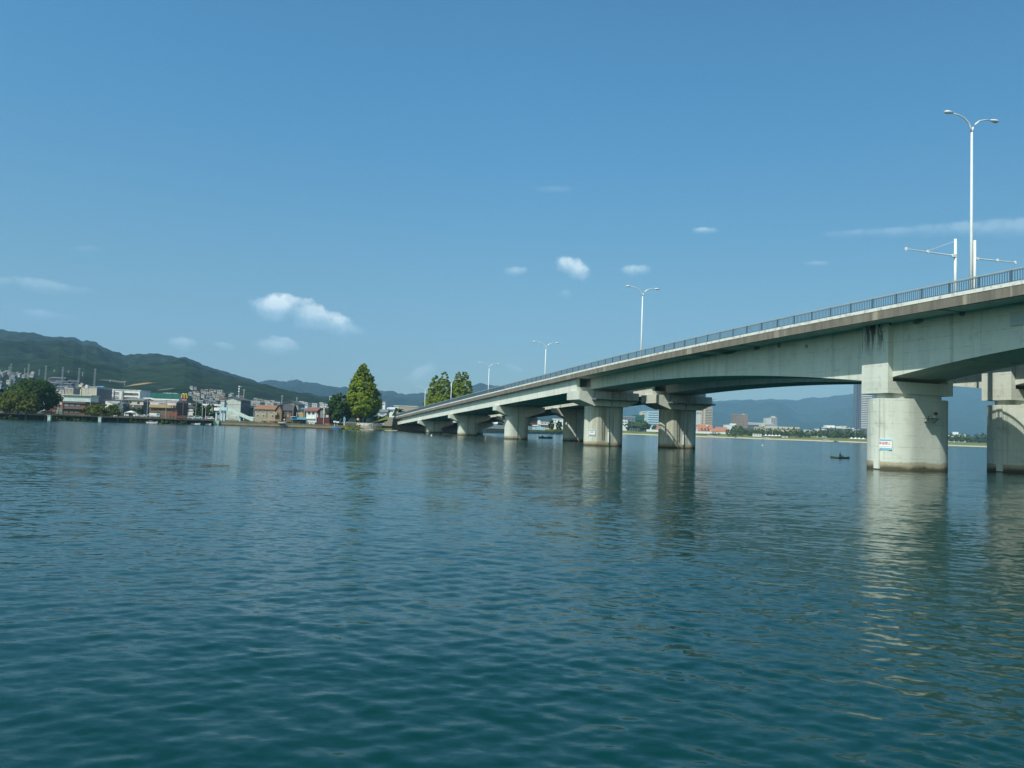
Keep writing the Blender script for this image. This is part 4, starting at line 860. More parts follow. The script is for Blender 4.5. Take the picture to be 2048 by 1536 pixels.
b = Bld('cream_house', 'cream house half hidden by the dark loose tree', 660, 678, 816, 408, 10, C_CREAM, roof='flat', yr=814.6, rmat=C_PALE); b.grid((663, 670), (819, 828), 4, 4); b.slab('awning', 659.8, 676, 830, 832, C_OCHRE, 1.2)
b = Bld('tall_block', 'distant pale apartment slab rising beside the dark loose tree', 659, 665, 793.5, 900, 14, C_PALE, zb=4, roof='flat', rmat=C_PALE); b.grid((660, 662.6), (795, 798, 801, 804), 1.8, 1.8)
for i, (x0, x1, yt, Y, mt, lab) in enumerate(((598, 607, 803.5, 760, C_WHITE, 'white block in the far town, left of the blue roof'), (607, 615, 806, 720, C_WHITE, 'lower white block in the far town behind the blue roof'), (624, 634, 807.5, 800, C_PALE, 'pale flat block in the far town above the red roof'),
        (639, 646, 806, 820, C_CREAM, 'cream block in the far town above the red roof'), (646, 657, 809, 760, C_PALE, 'wide pale block in the far town left of the apartment slab'), (520, 547, 806.5, 700, C_BEIGE, 'beige flat building in the far town above the orange roof'),
        (547, 560, 805, 760, C_GREY, 'grey building in the far town above the brick gable'), (80, 92, 787, 560, C_PALE, 'pale block half behind the round tree'), (113, 128, 781, 700, C_BEIGE, 'beige long block below the terrace houses'), (130, 147, 777, 640, C_TAN, 'tan long block below the terrace houses'))):
    b = Bld('town_block', lab, x0, x1, yt, Y, 12, mt, zb=3.5, roof='flat', rmat=C_PALE, group='blocks of the far town'); w = (x1 - x0) / 4
    b.grid((x0 + w * .5, x0 + w * 2.2), (yt + 1, yt + 4), w * 1.1, 1.6)
# --- behind the ramp
b = Bld('ramp_building', 'long beige flat roofed building behind the bridge ramp', 788, 838, 813, 560, 16, C_TAN, zb=3, roof='flat', yr=811.6, rmat=C_PALE); b.win(790, 797, 814.5, 817, C_WHITE); b.win(802, 808, 817.5, 820, GL)
b = Bld('ramp_house', 'white and pale blue house beside the black street lamp', 775, 790, 818.5, 520, 9, C_WHITE, zb=3, roof='gable_x', yr=815, rmat=paint((.50, .60, .68))); b.win(778, 787, 820.5, 823.5, GL)
b = Bld('ramp_house', 'grey roofed house right of the conical tree', 756, 774, 824, 470, 9, C_PALE, zb=3, roof='gable_x', yr=819.5, rmat=ROOFG); b.win(760, 768, 826, 829, C_BLUE)
b = Bld('ramp_house', 'tall pale corner tower just right of the conical tree', 765.5, 770.5, 805, 640, 8, C_WHITE, zb=3, roof='flat', rmat=C_PALE); b.win(766.5, 769, 807, 810)

# ------------------------------------------------------------------ hillside houses, masts, pylons
C_HW = paint((.40, .42, .43)); C_HC = paint((.38, .35, .29)); C_HG = paint((.26, .28, .30))
PROTOS = [(C_HW, ROOFG, 7, 6, 5, 2.0, 0, 'white house with a grey roof'), (C_HC, ROOFD, 7.5, 6, 5, 2.2, 0, 'cream house with a charcoal roof'), (C_HG, ROOFG, 9, 6, 4.5, 1.8, 0, 'pale grey house with a grey roof'), (C_HW, C_HG, 8, 6, 6.5, 1, 1, 'white flat roofed block'),
          (C_HC, ROOFR, 7, 6, 5, 2, 0, 'beige house with a red roof'), (C_GREY, ROOFD, 8, 6, 4.5, 2, 0, 'grey house with a charcoal roof'), (C_HC, C_HG, 10, 7, 7.5, 1, 1, 'cream flat roofed block'), (C_HG, ROOFG, 7, 6, 5, 2, 0, 'bluish grey house with a grey roof')]
PM = []
for (wm, rm_, w, d, h, rh, fl, lb) in PROTOS:
    m = MB().box(-w / 2, w / 2, 0, d, -3, h, 0)
    if fl: m.box(-w / 2 - .2, w / 2 + .2, -.2, d + .2, h, h + .5, 1)
    else: m.prism([(-.4, h), (d + .4, h), (d / 2, h + rh)], -w / 2 - .4, w / 2 + .4, 'x', 1)
    for x in (-w * .3, w * .12): m.box(x, x + w * .2, -.08, -.005, h * .45, h * .78, 2)
    o = m.build('hillside_house', [wm, rm_, GL]); PM.append(o.data); bpy.data.objects.remove(o)
def hillside(n, x0, x1, Y0, Y1, seed, where, group, sc=1.0, pick=None):
    rnd = random.Random(seed); pts = []
    while len(pts) < n:
        x = rnd.uniform(x0, x1); Y = rnd.uniform(Y0, Y1); X = col_dir(x) * Y
        if any((X - a) ** 2 + (Y - b) ** 2 < (8.5 * sc) ** 2 for a, b in pts): 
            if rnd.random() < .97: continue
        pts.append((X, Y)); k = rnd.choice(pick or range(len(PM)))
        o = link('hillside_house', PM[k], None, (X, Y, hill_z('hills', x, Y, 3400) + .2), rnd.uniform(-.5, .5)); q = sc * rnd.uniform(.75, 1.15); o.scale = (q, q, q)
        tag(o, 'tiny ' + PROTOS[k][7] + ' ' + where, 'house', group)
def hill_z(name, x, Y, key):
    xs, ry, Yf, zf, Yr, pf = HILLS[(name, key)]; t = min(max((Y - Yf) / (Yr - Yf), 0), 1)
    return max(zf + (at(x, float(np.interp(x, xs, ry)), Yr)[2] - zf) * t ** pf(x), ground_z(x, Y))
hillside(58, -30, 62, 800, 1020, 2, 'on the far left slope', 'houses on the slope at the far left', .5)
hillside(34, 376, 440, 720, 960, 3, 'right of the arch sign', 'houses on the slope right of the arch sign', .52)
hillside(34, 440, 520, 700, 930, 4, 'behind the gable hall', 'houses on the slope behind the gable hall', .52)
hillside(36, 520, 600, 700, 900, 5, 'above the long orange roof', 'houses on the slope above the orange roof', .54)
hillside(44, 590, 690, 690, 900, 6, 'above the wide red roof', 'houses of the far town above the red roof', .62, [0, 2, 3, 3, 6])
# terraced housing rows behind the round tree
TMS = []
for k, (wc, rc, L_) in enumerate((((.09, .10, .12), (.095, .105, .125), 6), ((.14, .145, .155), (.075, .085, .10), 5), ((.06, .07, .085), (.12, .13, .15), 8), ((.26, .26, .25), (.10, .11, .13), 4.5))):
    tm = MB().box(-L_, L_, 0, 6, -3, 2.6, 0); tm.prism([(-.6, 2.6), (6.6, 2.6), (3.0, 4.0)], -L_ - .4, L_ + .4, 'x', 1); tm.box(-L_ * .8, -L_ * .3, -.08, -.005, .6, 1.9, 2); tm.box(L_ * .2, L_ * .6, -.08, -.005, .6, 1.9, 2)
    o = tm.build('terrace_house', [paint(wc), tiles(rc), GL]); TMS.append(o.data); bpy.data.objects.remove(o)
rnd = random.Random(9)
for r in range(7):
    x = 56 + rnd.uniform(-6, 6)
    while x < 160 - r * 1.0:
        Y = 700 + r * 27 + rnd.uniform(-8, 8); X = col_dir(x) * Y; k = rnd.choice((0, 0, 1, 2, 2, 3))
        o = link('terrace_house', TMS[k], None, (X, Y, hill_z('hills', x, Y, 3400) + rnd.uniform(-.8, .6)), rnd.uniform(-.2, .2)); q = rnd.uniform(.75, 1.05); o.scale = (q, q, q)
        tag(o, ('long grey roofed', 'pale walled', 'dark walled', 'short white')[k] + ' terrace house in the stepped rows left of the cream mast', 'house', 'terrace houses in stepped rows')
        x += rnd.choice((11, 14, 17, 24)) * (1 if k != 2 else 1.25)
def net_mast(x, yt, Y, label, thick):
    zb = hill_z('hills', x, Y, 3400); p = at(x, yt, Y); h = p[2] - zb; T = thing('net_mast', label, 'mast', (p[0], Y, zb), 0, 'lattice masts before the wooded hill')
    m = MB()
    for sx_ in (-1, 1):
        for sy_ in (-1, 1): m.tube([(sx_ * thick, sy_ * thick, -1), (sx_ * thick * .45, sy_ * thick * .45, h)], [.13, .09], 5)
    for i in range(12):
        z0, z1 = h * i / 12, h * (i + 1) / 12; q = thick * (1 - .55 * i / 12)
        for sy_ in (-1, 1): m.tube([(-q, sy_ * q, z0), (q, sy_ * q, z1)], .07, 4)
        m.box(-q, q, -q, q, z0, z0 + .1)
    m.build('lattice', paint((.30, .34, .34), .5), T); c = MB()
    for z in (h * .97, h * .86): c.box(-1.1, 1.1, -.08, .08, z, z + .14)
    c.build('crossarm', C_PALE, T)
for i, (x, yt) in enumerate(((22.7, 727), (57.9, 728), (92.6, 731), (126.3, 733.8), (159, 735.5), (190.9, 737.3))): net_mast(x, yt, 760, 'tall lattice mast before the wooded hill, %s from the left in its row' % ('first', 'second', 'third', 'fourth', 'fifth', 'sixth')[i], .85)
for i, (x, yt) in enumerate(((18.7, 732), (49.8, 736.5), (79, 738.3), (109, 740), (137, 742), (165.5, 745), (220.5, 760), (249.7, 761.5))): net_mast(x, yt, 980, 'thin far lattice mast of the back row, %s from the left' % ('first', 'second', 'third', 'fourth', 'fifth', 'sixth', 'seventh', 'eighth')[i], .5)
def pylon(x, yt, yb, Y, label):
    p = at(x, yb, Y); h = at(x, yt, Y)[2] - p[2] + 5; T = thing('power_pylon', label, 'pylon', (p[0], Y, p[2] - 5)); w = h * .09; m = MB()
    for sx_ in (-1, 1):
        for sy_ in (-1, 1): m.tube([(sx_ * w, sy_ * w, 0), (sx_ * w * .15, sy_ * w * .15, h)], [h * .006, h * .004], 4)
    for i in range(8):
        z0, z1 = h * i / 8, h * (i + 1) / 8; q = w * (1 - .85 * i / 8)
        for sy_ in (-1, 1): m.tube([(-q, sy_ * q, z0), (q * .9, sy_ * q, z1)], h * .004, 4); m.tube([(q, sy_ * q, z0), (-q * .9, sy_ * q, z1)], h * .004, 4)
    m.build('lattice', C_GREY, T); c = MB()
    for z, q in ((.72, .16), (.84, .14), (.95, .11)): c.tube([(-h * q, 0, h * z), (h * q, 0, h * z)], h * .005, 4)
    c.build('crossarm', C_GREY, T)
pylon(458.5, 741, 752, 3360, 'grey power pylon standing on the near hill crest'); pylon(584, 751, 759.5, 5150, 'faint power pylon on the middle ridge'); pylon(828, 778, 786, 5150, 'faint power pylon on the ridge left of the pointed trees')
for x, yt, lb in ((488.3, 778, 'slim grey pole on the slope right of the siren mast'), (564.5, 790, 'slim pole behind the charcoal roofed house'), (594, 794, 'pale slim pole behind the grey barn')):
    p = at(x, yt, 620); T = thing('utility_pole', lb, 'pole', (p[0], 620, 3.5)); h = p[2] - 3.5; MB().tube([(0, 0, 0), (0, 0, h)], [.3, .2], 6).build('pole', C_BEIGE, T); MB().box(-1.1, 1.1, -.1, .1, h - 1, h - .8).build('crossarm', C_BEIGE, T)
# ------------------------------------------------------------------ left shore: promenade, wall, bank
def path_box(mb, pts, y0, y1, z0, z1):
    rings = []
    for i, p in enumerate(pts):
        a = np.array(pts[max(i - 1, 0)]); b = np.array(pts[min(i + 1, len(pts) - 1)]); d = (b - a) / np.linalg.norm(b - a); nrm = np.array([-d[1], d[0]]); p = np.array(p)
        q0 = p + nrm * y0; q1 = p + nrm * y1; rings.append([(q0[0], q0[1], z0), (q1[0], q1[1], z0), (q1[0], q1[1], z1), (q0[0], q0[1], z1)])
    return mb.loft(rings)
PX_P = np.linspace(-420, 428, 90); PP = [(col_dir(x) * (shore(x) - 2.0), shore(x) - 2.0) for x in PX_P]
T = thing('promenade', 'long dark lakeside promenade deck on posts with brown railings', 'promenade', (0, 0, 0))
M_DECK = paint((.15, .145, .115), .9, .25); M_RAILBR = paint((.12, .085, .06), .7)
path_box(MB(), PP, -1.6, 3.2, 1.85, 2.35).build('deck', M_DECK, T); path_box(MB(), PP, .6, 1.2, -1.5, 1.849).build('shade_wall', paint((.085, .082, .055), .95, .35), T); R = path_box(MB(), PP, -1.5, -1.42, 3.28, 3.38).build('railing', M_RAILBR, T)  # dark wall added behind the piles to deepen the shade under the deck
path_box(MB(), PP, -1.5, -1.42, 2.75, 2.82).build('lower_rail', M_RAILBR, R)
L_ = [0]
for i in range(1, len(PP)): L_.append(L_[-1] + math.dist(PP[i], PP[i - 1]))
def along(d): return np.interp(d, L_, [p[0] for p in PP]), np.interp(d, L_, [p[1] for p in PP])
bl = MB()
for d in np.arange(60, L_[-1], 1.0):
    x, y = along(d); bl.box(x - .05, x + .05, y - 1.5, y - 1.4, 2.35, 3.28)
bl.build('balusters', M_RAILBR, R); k = 0
for d in np.arange(66, L_[-1], 7.0):
    x, y = along(d); MB().tube([(x, y - .9, -1.5), (x, y - .9, 1.85)], .3, 7).build('pile', M_DECK, T)
for x, lb in ((100, 'left pale green block standing at the waterline under the promenade'), (201, 'right pale green block standing at the waterline under the promenade')):
    p = np.array([col_dir(x) * (shore(x) - 3.9), shore(x) - 3.9]); T = thing('mooring_block', lb, 'block', (p[0], p[1], -.5)); MB().box(-.6, .6, -.5, .5, 0, 2.3).build('block', paint((.42, .55, .49)), T); MB().box(-.75, .75, -.65, .65, 2.3, 2.5).build('cap', paint((.42, .55, .49)), T)
# shrubs on the bank below the deck
SB = [link('shrub', crown_mesh('shrub', 'flat', 4.2, 1.9, 420, .26, 70 + i, m)) for i, m in enumerate((LEAF_OLIVE, LEAF_DEEP, LEAF_FAR))]; SBM = [o.data for o in SB]
for o in SB: bpy.data.objects.remove(o)
rnd = random.Random(12)
for i, x in enumerate([-60, -44, -28, -12, 2, 14, 26, 112, 124, 136, 148, 160, 172, 184, 268, 280, 292, 306, 318, 328, 338, 348, 358, 368]):
    Y = shore(x) - 3.2 + rnd.uniform(-.6, .4); k = rnd.choice((0, 0, 1, 2)); o = link('shrub', SBM[k], None, (col_dir(x) * Y, Y, -.1), rnd.uniform(0, 6)); q = rnd.uniform(.75, 1.05); o.scale = (q, q, q * .85)
    tag(o, ('olive', 'dark green', 'fresh green')[k] + ' shrub growing at the waterline below the promenade', 'shrub', 'shrubs below the promenade')
for i, x in enumerate(np.linspace(528, 690, 19)):
    Y = shore(x) + 12 + rnd.uniform(-1, 2); k = rnd.choice((0, 0, 1, 2)); o = link('shrub', SBM[k], None, (col_dir(x) * Y, Y, ground_z(x, Y) - .2), rnd.uniform(0, 6)); q = rnd.uniform(.7, 1.0); o.scale = (q, q, q * .8)
    tag(o, ('olive', 'dark green', 'fresh green')[k] + ' clipped shrub in the hedge row before the houses', 'shrub', 'shrubs of the hedge before the houses')
# quay wall
QX = np.linspace(430, 694, 30); QP = [(col_dir(x) * (shore(x) - 1.2), shore(x) - 1.2) for x in QX]
T = thing('quay_wall', 'brown grey concrete quay wall along the waterline before the houses', 'wall', (0, 0, 0)); path_box(MB(), QP, 0, 2.4, -1.5, 1.75).build('wall', M_WALL, T); path_box(MB(), QP, -.45, -.01, -1.5, .55).build('footing', M_WALL, T); path_box(MB(), QP, -.12, 2.5, 1.752, 1.95).build('coping', M_ABUT, T)
path_box(MB(), QP[:2], -1.0, 4, -1, 2.2).build('end_block', paint((.42, .55, .49)), T)
# retaining wall left of the abutment
RX_ = np.linspace(712, 764, 10); RP = [(col_dir(x) * (shore(x) + 6 - 5 * math.sin(math.pi * (x - 712) / 60)), shore(x) + 6 - 5 * math.sin(math.pi * (x - 712) / 60)) for x in RX_]
def graffiti():
    m, nt, b = new_mat("scribbled_concrete"); f = obj_noise(nt, .35, 2, .5, (1, 1, 1.6)); g = obj_noise(nt, 1.6, 3, .6); tc = node(nt, 'ShaderNodeTexCoord'); sp = node(nt, 'ShaderNodeSeparateXYZ'); nt.links.new(tc.outputs['Object'], sp.inputs[0])
    c = mixc(nt, g, (.20, .19, .15), (.36, .34, .28)); top = ramp(nt, nmath(nt, 'MULTIPLY', sp.outputs[2], .25), [(.5, 0.0), (.56, 1.0)])
    c = mixc(nt, nmath(nt, 'MULTIPLY', ramp(nt, f, [(.40, 0.0), (.46, .8)]), top), c, (.55, .55, .52)); c = mixc(nt, nmath(nt, 'MULTIPLY', ramp(nt, g, [(.56, 0.0), (.60, .9)]), top), c, (.07, .07, .08))
    nt.links.new(c, b.inputs['Base Color']); b.inputs['Roughness'].default_value = .9; return m
T = thing('retaining_wall', 'curved retaining wall with faded painted scribbles left of the abutment', 'wall', (0, 0, 0)); path_box(MB(), RP, 0, 1.2, -1, 3.4).build('wall', graffiti(), T); path_box(MB(), RP, -2.6, -.01, -1, .55).build('ledge', M_WALL, T)
T = thing('block_wall', 'low dark stone wall between quay and curved wall', 'wall', (0, 0, 0)); BP = [(col_dir(x) * (shore(x) + 4), shore(x) + 4) for x in np.linspace(691, 713, 5)]; path_box(MB(), BP, 0, 1.2, -1, 3.0).build('wall', M_DECK, T)
def mound(name, label, x0, x1, zr, mat, seed):
    nx, ny = 40, 14; V = []
    for i in range(nx):
        x = x0 + (x1 - x0) * i / (nx - 1); u = i / (nx - 1)
        for j in range(ny):
            v = j / (ny - 1); Y = shore(x) + 3.5 + 26 * v; z = 2.2 + zr * (u ** 1.2) * math.sin(math.pi * min(v * .75 + .15, 1)) ** .7 + .25 * mnoise.noise((x * .3, Y * .3, seed)); V.append((col_dir(x) * Y, Y, z))
    o = link(name, np_mesh(name, V, grid_faces(nx, ny)[:, ::-1], mat, True)); tag(o, label=label, kind='structure')
mound('grass_slope', 'green slope climbing to the bridge end', 716, 775, 6.0, ground_mat("slope_grass", (.06, .10, .02), (.11, .15, .03), (.16, .17, .05), .12), 3)
rk = MB(); rnd = random.Random(4)
M_ROCK = concrete_mat("rock_stone", base=(.40, .37, .29), dark=(.17, .155, .12), joints=False)
for i in range(26):
    x = rnd.uniform(690, 800); Y = shore(min(x, 792)) - rnd.uniform(.5, 4.5); r = rnd.uniform(.4, 1.3); T = thing('shore_rock', 'low grey rock lying at the waterline before the curved wall and abutment', 'rock', (col_dir(x) * Y, Y, 0), rnd.uniform(0, 3), 'rocks at the waterline by the bridge end')
    m = MB().ell((0, 0, 0), (r * 1.5, r, r * .45), 8, 5); m.v = [(a * (1 + .25 * mnoise.noise((a * 2 + i, b * 2, c))), b * (1 + .25 * mnoise.noise((a, b * 2 + i, c))), c) for a, b, c in m.v]; m.build('stone', M_ROCK, T)
T = thing('weed_patch', 'bright green reed patch at the waterline beside the blue work boat', 'plant', (col_dir(700) * 384, 384, 0)); c = link('leaves', crown_mesh('leaves', 'flat', 11, 1.3, 900, .3, 81, LEAF_CONE), T)
# black street lamp and its twin
def arm_lamp(x, yt, yb, Y, lean, label):
    p = at(x, yb, Y); T = thing('road_lamp', label, 'street lamp', p); u = Y / FPX; h = at(x, yt, Y)[2] - p[2]
    MB().tube([(0, 0, -4), (0, 0, h * .8), (.25 * lean * 3, 0, h * .93), (1.0 * lean * 3 / 3, 0, h * .985), (2.6 * lean, 0, h)], [.13, .1, .09, .08, .07], 7).build('pole', C_DARKG, T, True); MB().box(min(2.5 * lean, 4.2 * lean), max(2.5 * lean, 4.2 * lean), -.2, .2, h - .12, h + .14).build('lamp_head', C_DARKG, T)
arm_lamp(777, 788, 828, 436, 1, 'black single armed lamp right of the big conical tree'); arm_lamp(836.5, 803.5, 812, 470, -1, 'reddish lamp head showing above the bridge ramp railing')
for x, yt, Y, lb in ((404.3, 806, 380, 'left of two thin white flag poles'), (411, 805.5, 381, 'right of two thin white flag poles')):
    T = thing('flag_pole', lb + ' before the green tree pair', 'pole', tuple(at(x, 832, Y) * np.array([1, 1, 0]) + np.array([0, 0, 2.0]))); MB().tube([(0, 0, 0), (0, 0, at(x, yt, Y)[2] - 2)], [.1, .06], 6).build('pole', C_WHITE, T); MB().ell((0, 0, at(x, yt, Y)[2] - 1.95), (.12, .12, .12), 6, 4).build('finial', C_WHITE, T)
T = thing('round_sign', 'small round orange sign on a brown post before the conical tree', 'sign', (col_dir(715.5) * 392, 392, 2.0)); MB().tube([(0, 0, 0), (0, 0, 2.8)], .09, 6).build('post', C_BROWN, T); d = MB(); d.tube([(0, -.14, 3.1), (0, -.08, 3.1)], .55, 14); d.build('board', paint((.75, .45, .30)), T)
T = thing('info_post', 'pale post with a blue board on the quay corner', 'sign', (col_dir(688.5) * 381, 381, 1.9)); MB().box(-.25, .25, -.2, .2, 0, 2.2).build('post', C_CREAM, T); MB().box(-.5, .6, -.15, .15, 2.21, 3.6).build('board', paint((.10, .35, .55)), T)
for x, y, lb in ((563.5, 839, 'small white round notice on a post before the brown brick house'),):
    Y = 384; T = thing('round_sign', lb, 'sign', (col_dir(568.5) * Y, Y, 2.0)); MB().tube([(0, 0, 0), (0, 0, 1.5)], .06, 6).build('post', C_WHITE, T); MB().tube([(0, -.12, 1.7), (0, -.06, 1.7)], .32, 12).build('board', C_WHITE, T)

prev = None
for i, (x, yt, Y) in enumerate(((120, 789, 388), (182, 794, 390), (296, 797, 390), (333, 799, 391), (393, 800, 396), (509, 806, 393), (587, 806, 396), (610, 808, 397))):
    p = at(x, yt, Y); zb = gz(x, Y) - .2; h = p[2] - zb; T = thing('utility_pole', 'thin utility pole with two crossarms, %s along the shore road' % ('first from the left', 'second', 'third', 'fourth', 'fifth', 'sixth', 'seventh', 'last on the right')[i], 'pole', (p[0], Y, zb), 0, 'utility poles along the shore road')
    MB().tube([(0, 0, 0), (0, 0, h)], [.17, .11], 6).build('pole', C_GREY, T)
    for z in (h - .4, h - 1.3): MB().box(-.9, .9, -.05, .05, z, z + .1).build('crossarm', C_DARKG, T)
    if prev is not None:
        w = MB()
        for dx, dz in ((-.8, -.35), (.8, -.35), (.8, -1.25)):
            a_ = np.array(prev) + (dx - p[0], -Y, dz - zb); b_ = np.array((dx, 0, h + dz)); w.tube([a_ + (b_ - a_) * q - np.array((0, 0, 4 * q * (1 - q) * .9)) for q in np.linspace(0, 1, 9)], .022, 3)
        w.build('wire', C_DARKG, T)
    prev = tuple(p)

# ------------------------------------------------------------------ vehicles
def car(label, x, Y, zb, paintm, kind='car', rot=0, cat='car'):
    T = thing({'car': 'parked_car', 'van': 'parked_van', 'truck': 'small_truck'}[kind], label, cat, (col_dir(x) * Y, Y, zb), rot, 'vehicles parked behind the promenade')
    L, Wd = (4.2, 1.7) if kind == 'car' else (4.6, 1.8)
    prof = {'car': [(-2.1, .35), (2.1, .35), (2.1, .8), (1.35, .95), (.75, 1.42), (-1.2, 1.45), (-1.9, .98), (-2.1, .9)], 'van': [(-2.2, .35), (2.2, .35), (2.2, .95), (1.6, 1.15), (1.2, 1.85), (-2.1, 1.9), (-2.2, 1.0)], 'truck': [(-2.6, .5), (2.3, .5), (2.3, 1.1), (2.1, 1.9), (.9, 1.95), (.85, .9), (-2.6, .9)]}[kind]
    MB().prism(prof, -Wd / 2, Wd / 2, 'y').build('body', paintm, T)
    g = MB(); z0, z1 = (.98, 1.36) if kind == 'car' else (1.12, 1.72)
    if kind == 'truck': g.box(1.1, 2.0, -Wd / 2 - .02, Wd / 2 + .02, 1.2, 1.75)
    else: g.box(-1.3 if kind == 'car' else -1.9, .75 if kind == 'car' else 1.1, -Wd / 2 - .02, Wd / 2 + .02, z0, z1)
    g.build('window', GL, T)
    if kind == 'truck': MB().box(-2.55, .75, -Wd / 2, Wd / 2, .905, 2.1).build('cargo_box', C_WHITE, T)
    for wx in (-1.3, 1.35):
        for wy in (-Wd / 2, Wd / 2): MB().tube([(wx, wy - .1, .33), (wx, wy + .1, .33)], .33, 10).build('wheel', C_DARKG, T)
VB = C_WHITE; VY = 378
for x, lb, m, k, ct in ((259, 'white van parked behind the promenade, left of the silver car', C_WHITE, 'van', 'van'), (268.5, 'second white van, with its nose to the diner', C_WHITE, 'van', 'van'), (285, 'pale grey car behind the promenade before the hedge tree', C_PALE, 'car', 'car'), (311, 'white box truck before the diner windows', C_LBLUE, 'truck', 'truck'),
                    (364.5, 'red car below the tall arch sign', C_RED, 'car', 'car'), (376, 'dark car before the grey hall', C_DARKG, 'car', 'car'), (385, 'silver car before the pale panels of the grey hall', C_PALE, 'car', 'car'), (397, 'pale blue car left of the flag poles', C_LBLUE, 'car', 'car'), (419, 'white car at the foot of the footbridge', C_WHITE, 'car', 'car'),
                    (92, 'white car half hidden under the round tree', C_WHITE, 'car', 'car'), (98.5, 'small red car beside the brick restaurant', C_RED, 'car', 'car')):
    car(lb, x, 372 if x < 110 else VY + 4, 2.45, m, k, 0 if k != 'car' else .1, ct)
T = thing('market_tent', 'white pop up canopy roof above the parked vans', 'canopy', (col_dir(262) * 388, 388, 2.3)); 
MB().add([(-2.2, -1.6, 2.3), (2.2, -1.6, 2.3), (2.2, 1.6, 2.3), (-2.2, 1.6, 2.3), (0, 0, 3.1)], [(0, 1, 4), (1, 2, 4), (2, 3, 4), (3, 0, 4), (3, 2, 1, 0)]).build('roof', C_WHITE, T)
for x in (-2.1, 2.1):
    for y in (-1.5, 1.5): MB().tube([(x, y, 0), (x, y, 2.32)], .05, 5).build('leg', C_WHITE, T)

# ------------------------------------------------------------------ boats and people
def hull(L, Wd, h, bow=.25, n=12, flat=True):
    rings = []
    for i in range(n + 1):
        q = i / n; x = -L / 2 + L * q; w = Wd / 2 * (min(1, (1 - q) / .38 + .02) ** .6 if q > .6 else 1) * (.86 + .14 * min(q / .2, 1)); w = max(w, .03); sh = h + bow * max(0, q - .5) ** 2 * 4; kz = max(0, q - .75) * h * 1.4
        rings.append([(x, -w, sh), (x, -w * .8, -.12 + kz), (x, w * .8, -.12 + kz), (x, w, sh), (x, w * .86, sh - .04), (x, w * .7, .08 + kz * .8), (x, -w * .7, .08 + kz * .8), (x, -w * .86, sh - .04)])
    return MB().loft(rings)
def person(label, loc, rot, pose, shirt, trousers, hat=None, scale=1.0, skin=(.45, .28, .20), hold=None):
    """one continuous skinned body; clothes are its coloured regions, hair or hat a child"""
    if pose == 'sit': J = dict(pel=(0, 0, .12), ch=(.02, 0, .42), sh=(.02, 0, .56), nk=(.03, 0, .64), hd=(.05, 0, .78), kn=(.42, .12, .30), an=(.62, .13, .04), to=(.76, .13, .02), el=(.10, .25, .34), wr=(.34, .18, .32), ha=(.42, .15, .33))
    elif pose == 'kayak': J = dict(pel=(0, 0, .08), ch=(0, 0, .38), sh=(0, 0, .54), nk=(.02, 0, .62), hd=(.03, 0, .76), kn=(.48, .12, .22), an=(.86, .1, .05), to=(.96, .1, .12), el=(.12, .27, .36), wr=(.34, .24, .40), ha=(.42, .22, .42))
    else: J = dict(pel=(0, 0, .92), ch=(0, 0, 1.2), sh=(0, 0, 1.4), nk=(.0, 0, 1.5), hd=(.02, 0, 1.64), kn=(.03, .1, .48), an=(0, .1, .06), to=(.16, .1, .03), el=(-.02, .25, 1.12), wr=(.08, .24, .88), ha=(.1, .24, .80))
    V = []; E_ = []; Rr = []
    def a(p, r, par=None):
        V.append(p); Rr.append(r); 
        if par is not None: E_.append((par, len(V) - 1))
        return len(V) - 1
    pe = a(J['pel'], .14); c = a(J['ch'], .135, pe); s_ = a(J['sh'], .11, c); n_ = a(J['nk'], .055, s_); h0 = a(tuple(np.array(J['hd']) - (0, 0, .04)), .085, n_); a(tuple(np.array(J['hd']) + (0, 0, .06)), .08, h0)
    for sg in (-1, 1):
        f = lambda p: (p[0], p[1] * sg, p[2])
        hp = a((J['pel'][0] + .03, .09 * sg, J['pel'][2] - .02), .095, pe); k = a(f(J['kn']), .062, hp); an = a(f(J['an']), .04, k); a(f(J['to']), .035, an)
        so = a((J['sh'][0], .17 * sg, J['sh'][2] - .02), .06, s_); e = a(f(J['el']), .042, so); w = a(f(J['wr']), .03, e); a(f(J['ha']), .03, w)
    me = bpy.data.meshes.new('body'); me.from_pydata(V, E_, []); o = bpy.data.objects.new('body', me); COL.objects.link(o)
    md = o.modifiers.new('s', 'SKIN'); 
    for i, r in enumerate(Rr): me.skin_vertices[0].data[i].radius = (r, r)
    me.skin_vertices[0].data[0].use_root = True; o.modifiers.new('u', 'SUBSURF').levels = 1
    dg = bpy.context.evaluated_depsgraph_get(); m2 = bpy.data.meshes.new_from_object(o.evaluated_get(dg)); bpy.data.objects.remove(o); m2.materials.clear()
    for q in (paint(skin, .6, .05), shirt, trousers): m2.materials.append(q)
    nk = J['nk'][2]; pz = J['pel'][2]
    for p in m2.polygons:
        z = p.center[2]; x = p.center[0]; y = abs(p.center[1])
        hand = (np.linalg.norm(np.array((x, y, z)) - np.array(J['ha'])) < .09)
        leg = (x > .22 and y < .2 and z < J['kn'][2] + .09 and not hand) if pose != 'stand' else z < pz
        p.material_index = 0 if (z > nk or hand) else (2 if (leg or z < pz - .02) else 1); p.use_smooth = True
    T = thing('person', label, 'person', loc, rot); T.scale = (scale, scale, scale); link('body', m2, T)
    hd = np.array(J['hd'])
    if hat is not None: MB().ell(tuple(hd + (0, 0, .07)), (.115, .115, .08), 10, 5).tube([tuple(hd + (0.03, 0, .055)), tuple(hd + (.03, 0, .07))], .17, 12).build('hat', hat, T, True)
    else: MB().ell(tuple(hd + (-.02, 0, .05)), (.105, .098, .095), 10, 5).build('hair', C_DARKG, T, True)
    return T
